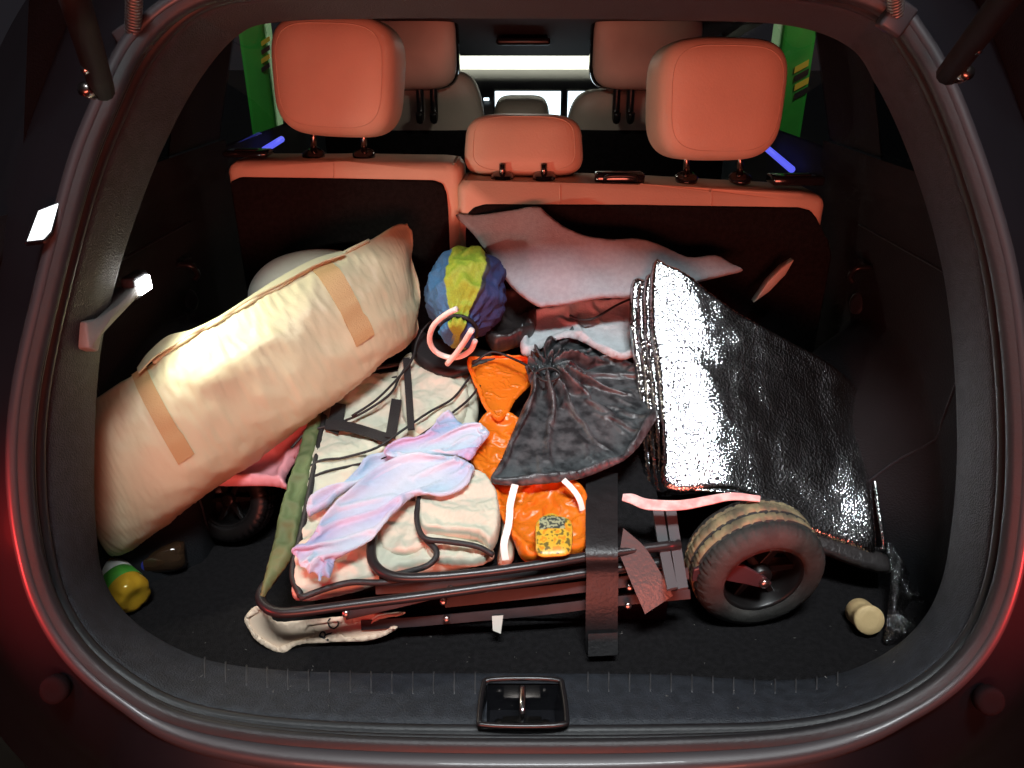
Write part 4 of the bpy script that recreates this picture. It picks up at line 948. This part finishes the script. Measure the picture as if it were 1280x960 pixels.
# ------------------------------------------------------------------ felt sheets
FELT = mat('grey_felt', (0.30, 0.35, 0.38), 0.95, col2=(0.27, 0.31, 0.335), vscale=120, bump=0.35, bscale=320, sheen=0.3)
PFt = Plane((0, 0.735, 0.46), (1, 0.735, 0.46), (0, 0.60, 0.325))
ft = cushion('felt_sheet', [(568,260),(600,265),(640,267),(672,269),(684,278),(705,292),(735,303),(765,306),(795,302),(820,306),(860,318),(896,315),(915,324),(931,334),(910,341),(880,347),(840,356),(800,368),(740,378),(690,386),(672,388),(650,372),(632,350),(612,318),(592,288)], PFt, 0.007, FELT, R=0.008, cell=0.005, bend=lambda a, b: 0.022*math.sin(a*11+0.8)+0.012*math.sin(b*16+a*9)+0.01*mn.noise(V((a*14, b*14, 3))), edge=1, back=0.3)
tag(ft, 'large grey felt sheet resting against the seatback behind the sacks', 'felt sheet')
WF = mat('white_felt', (0.50, 0.54, 0.56), 0.95, var=0.15, vscale=70, bump=0.4, bscale=200)
tag(cushion('white_cloth', [(655,398),(700,384),(760,376),(800,372),(806,400),(800,440),(770,450),(720,425),(690,428),(665,445),(650,440)], Q.up(0.075), 0.010, WF, R=0.012, disp=wr(0.004, 0.004, 18, 30), cloth=dict(grow=1.08, kb=0.2, grav=0.3), subd=1), 'soft white cloth under the grey felt sheet', 'cloth')
tag(tube('cord', [Q.hit(u, v, h) for u, v, h in ((792,372,0.11),(770,382,0.105),(750,394,0.1),(735,400,0.097),(720,398,0.097),(712,394,0.1))], 0.0022, CORD, n=5, segs=7), 'short black cord curving over the white cloth', 'cord')

# ------------------------------------------------------------------ foil blanket stack
fm = bpy.data.materials.new('silver_foil'); fm.use_nodes = True; nt = fm.node_tree; b = nt.nodes['Principled BSDF']
b.inputs['Base Color'].default_value = (0.62, 0.62, 0.63, 1); b.inputs['Metallic'].default_value = 1; b.inputs['Roughness'].default_value = 0.16
tc = nt.nodes.new('ShaderNodeTexCoord'); n1 = nt.nodes.new('ShaderNodeTexNoise'); n1.inputs['Scale'].default_value = 210; n1.inputs['Detail'].default_value = 3
v1 = nt.nodes.new('ShaderNodeTexVoronoi'); v1.inputs['Scale'].default_value = 300
ad = nt.nodes.new('ShaderNodeMath'); ad.operation = 'ADD'; bp = nt.nodes.new('ShaderNodeBump'); bp.inputs['Strength'].default_value = 0.27; bp.inputs['Distance'].default_value = 0.003
nt.links.new(tc.outputs['Object'], n1.inputs[0]); nt.links.new(tc.outputs['Object'], v1.inputs[0]); nt.links.new(n1.outputs[0], ad.inputs[0]); nt.links.new(v1.outputs[0], ad.inputs[1])
nt.links.new(ad.outputs[0], bp.inputs['Height']); nt.links.new(bp.outputs[0], b.inputs['Normal']); MT['foil'] = fm
fo = thing('foil_mat', 'folded silver foil insulation mat leaning over the wagon wheel', 'foil mat')
p0, p1, p3_ = PY(830, 612, 0.335), PY(820, 322, 0.69), PY(1105, 688, 0.275)
PFo = Plane(p0, p1, p3_); fx0 = PFo.loc(p0)[0]
def fbend(a, b):
    x = a-fx0+0.12*b; q = min(x, 0.135)
    h = 0.30*q-1.6*q*q+(0.30-3.2*0.135)*max(0, x-0.135)                 # curls over towards the left fold
    return h+0.16*b-0.02+0.022*math.exp(-((a-fx0-0.38)/0.10)**2-((b+0.02)/0.10)**2)+0.003*math.sin(b*14+x*8)
main_px = [(820,321),(838,326),(862,340),(884,360),(915,384),(950,404),(990,425),(1030,448),(1062,472),(1082,496),(1082,540),(1089,572),(1096,625),(1106,689),(1080,682),(1020,662),(975,646),(940,622),(900,614),(832,611),(826,560),(818,480),(812,400)]
ftop = lambda L: [(u-12*max(0, (470-v)/150), v+30*max(0, (470-v)/150)) for u, v in L]
cushion('foil_sheet', ftop(main_px), PFo, 0.010, fm, fo, R=0.009, cell=0.005, bend=fbend, disp=lambda P, a, b, d: 0.0025*nz(P, 11, 2)+0.0015*nz(P, 30, 4), sub=3, edge=0.5, back=0.3)
for j, (dx, dy, h) in enumerate(((-9, 12, -0.016), (-17, 22, -0.028), (-25, 18, -0.040))):
    cushion('foil_layer', ftop([(820+dx,326+dy),(845+dx,345+dy),(850+dx,470),(860+dx,600),(838+dx,613-2*j),(828+dx,560),(818+dx,480),(813+dx,400)]), PFo.up(h), 0.008, fm, fo, R=0.007, cell=0.005, disp=lambda P, a, b, d: 0.006*nz(P, 16, 2+j*3)+0.003*nz(P, 45, j), edge=0.6, bend=lambda a, b: fbend(max(a, fx0-0.02), b))
cushion('foil_layer', [(960,640),(1020,664),(1080,684),(1108,694),(1112,716),(1080,712),(1020,690),(960,668)], PFo.up(-0.035), 0.010, mat('dark_foil_underside', (0.05, 0.045, 0.045), 0.3, metal=0.4, bump=0.4, bscale=120), fo, R=0.01)
tube('folded_edge', [PFo.hit(u, v, fbend(*PFo.loc(PFo.hit(u, v)))+0.004) for u, v in ((1089,572),(1093,600),(1097,630),(1106,688))], 0.004, fm, fo, n=4, segs=8)
tube('folded_edge', [PFo.hit(u, v, fbend(*PFo.loc(PFo.hit(u, v)))+0.003) for u, v in ((832,611),(870,612),(910,616),(940,624),(975,646),(1020,662),(1080,682),(1106,688))], 0.0035, fm, fo, n=4, segs=8)
PT = mat('pink_white_tape', (0.82, 0.62, 0.58), 0.5, col2=(0.75, 0.38, 0.36), vscale=60)
tag(strapq('tape_strip', [(778,622),(790,624),(810,631),(850,632),(885,626),(915,621),(950,624)], [8, 12, 13, 12, 11, 9, 7], 0.085, PT, 0.0015, None), 'pinkish white tape strip across the foot of the foil mat', 'tape')

# ------------------------------------------------------------------ small cylinder, clear bag, bottles
CAPM = mat('cream_yellow_foam', (0.72, 0.52, 0.26), 0.6, var=0.1, vscale=30, bump=0.2, bscale=150)
cc = PZ(1081, 792, FLOOR+0.002); cax = V((-0.02, -0.80, 0.32)).normalized()
lathe_c = lathe('bottle_cap', [(-0.022, 0.0195), (-0.020, 0.021), (-0.004, 0.0205), (0.010, 0.0205), (0.012, 0.0222), (0.017, 0.0222), (0.019, 0.0205), (0.0185, 0.010)], cc+V((0, 0.012, 0.023)), cax, CAPM, None, 40)
tag(lathe_c, 'small cream-yellow plastic cap on the carpet near the wagon wheel', 'cap')
FILM = clearmat('dark_clear_film', (0.6, 0.57, 0.57), 0.2, 0.22, 0.6, 60)
PV = Plane(PZ(1105, 806, FLOOR+0.006), PY(1165, 720, 0.34), PY(1110, 570, 0.50))
tag(cushion('clear_plastic_bag', [(1090,580),(1120,572),(1158,572),(1160,590),(1150,625),(1140,660),(1156,700),(1168,735),(1166,770),(1140,795),(1105,806),(1108,770),(1112,720),(1104,690),(1096,630)], PV, 0.018, FILM, R=0.03, cell=0.005, disp=wr(0.006, 0.008, 20, 50), edge=0.3, cloth=dict(grow=1.14, kb=0.05, grav=0.3), subd=1), 'crumpled clear plastic bag beside the foil mat on the carpet', 'plastic bag')
AMB = mat('amber_bottle_plastic', (0.75, 0.42, 0.03), 0.08, trans=0.35, coat=0.3); DRK = mat('dark_cola_plastic', (0.05, 0.028, 0.015), 0.07, trans=0.2, coat=0.5)
LGR = mat('green_label', (0.06, 0.30, 0.04), 0.4, col2=(0.10, 0.42, 0.05), vscale=40); LWH = mat('white_label', (0.80, 0.80, 0.76), 0.4); LBL = mat('blue_label', (0.03, 0.04, 0.28), 0.3)
def bottle(name, lab, base, axis, R, L, body, bands, capm):
    t = thing(name, lab, 'bottle', None)
    prof = [(0.004, R*0.25), (0.0, R*0.55), (0.002, R*0.80), (0.010, R*0.96), (0.020, R), (0.050, R), (0.054, R*0.96), (0.058, R), (L*0.62, R), (L*0.72, R*0.88), (L*0.86, R*0.45), (L*0.90, R*0.40), (L*0.94, R*0.40)]
    def rm(i, a, r): return r*(1-0.13*max(0, math.cos(5*a))**2) if i in (1, 2, 3) else r
    lathe('bottle_body', prof, base, axis, body, t, 60, rmod=rm); a = V(axis).normalized()
    for t0, t1, m in bands: lathe('label', [(t0, R*1.004), (t0+0.0005, R*1.015), (t1-0.0005, R*1.015), (t1, R*1.004)], base, axis, m, t, 48)
    lathe('cap', [(L*0.93, R*0.46), (L*0.995, R*0.46), (L, R*0.40)], base, axis, capm, t, 30)
    return t
bb = PZ(170, 748, FLOOR+0.030)
bottle('drink_bottle', 'amber drink bottle with green and white label, base showing by the sill', bb, V((-0.62, 0.45, 0.06)), 0.031, 0.22, AMB, [(0.030, 0.055, LGR), (0.0555, 0.075, LWH)], LWH)
b2_ = PZ(212, 690, FLOOR+0.03)
bottle('drink_bottle', 'dark brown cola bottle with blue label lying under the cream storage bag', b2_+V((0.03, 0.0, 0.0)), V((-0.75, -0.18, 0.02)), 0.030, 0.20, DRK, [(0.062, 0.085, LBL), (0.12, 0.128, LBL)], LBL)
lb = [PZ(u, v, FLOOR+0.05) for u, v in ((212,652),(232,643),(240,650),(222,657))]
gl = prism('torn_label', lb, (0, 0, 0.0015), LWH, None, 0.0003); tag(gl, 'torn white and green label scrap beside the dark bottle', 'label')
prism('green_corner', [PZ(u, v, FLOOR+0.0525) for u, v in ((211,653),(220,648),(226,655),(221,658))], (0, 0, 0.001), LGR, gl)
# ------------------------------------------------------------------ lint on carpet and sill
bm = bmesh.new(); rl = random.Random(5)
for j in range(70):
    if j < 40: p = V((rl.uniform(-0.5, 0.55), rl.uniform(0.12, 0.22), FLOOR+0.0008))
    else:
        i = rl.randrange(16*NS, 23*NS); p = S(i, rl.uniform(0.4, 0.92), 0.0068)
    r = rl.uniform(0.0005, 0.0013); d = V((rl.uniform(-1, 1), rl.uniform(-1, 1), 0)).normalized()*r*rl.uniform(1, 3); e = V((-d.y, d.x, 0)).normalized()*r
    vs_ = [bm.verts.new(p+q) for q in (-d, e*0.6, d, -e*0.6)]+[bm.verts.new(p+V((0, 0, r*0.6)))]
    for a_, b_ in ((0, 1), (1, 2), (2, 3), (3, 0)): bm.faces.new((vs_[a_], vs_[b_], vs_[4]))
li = bmobj('lint', bm, mat('pale_lint', (0.16, 0.15, 0.14), 0.9)); li['kind'] = 'stuff'; li['label'] = 'pale lint and crumbs scattered over dark carpet and sill'; li['category'] = 'lint'
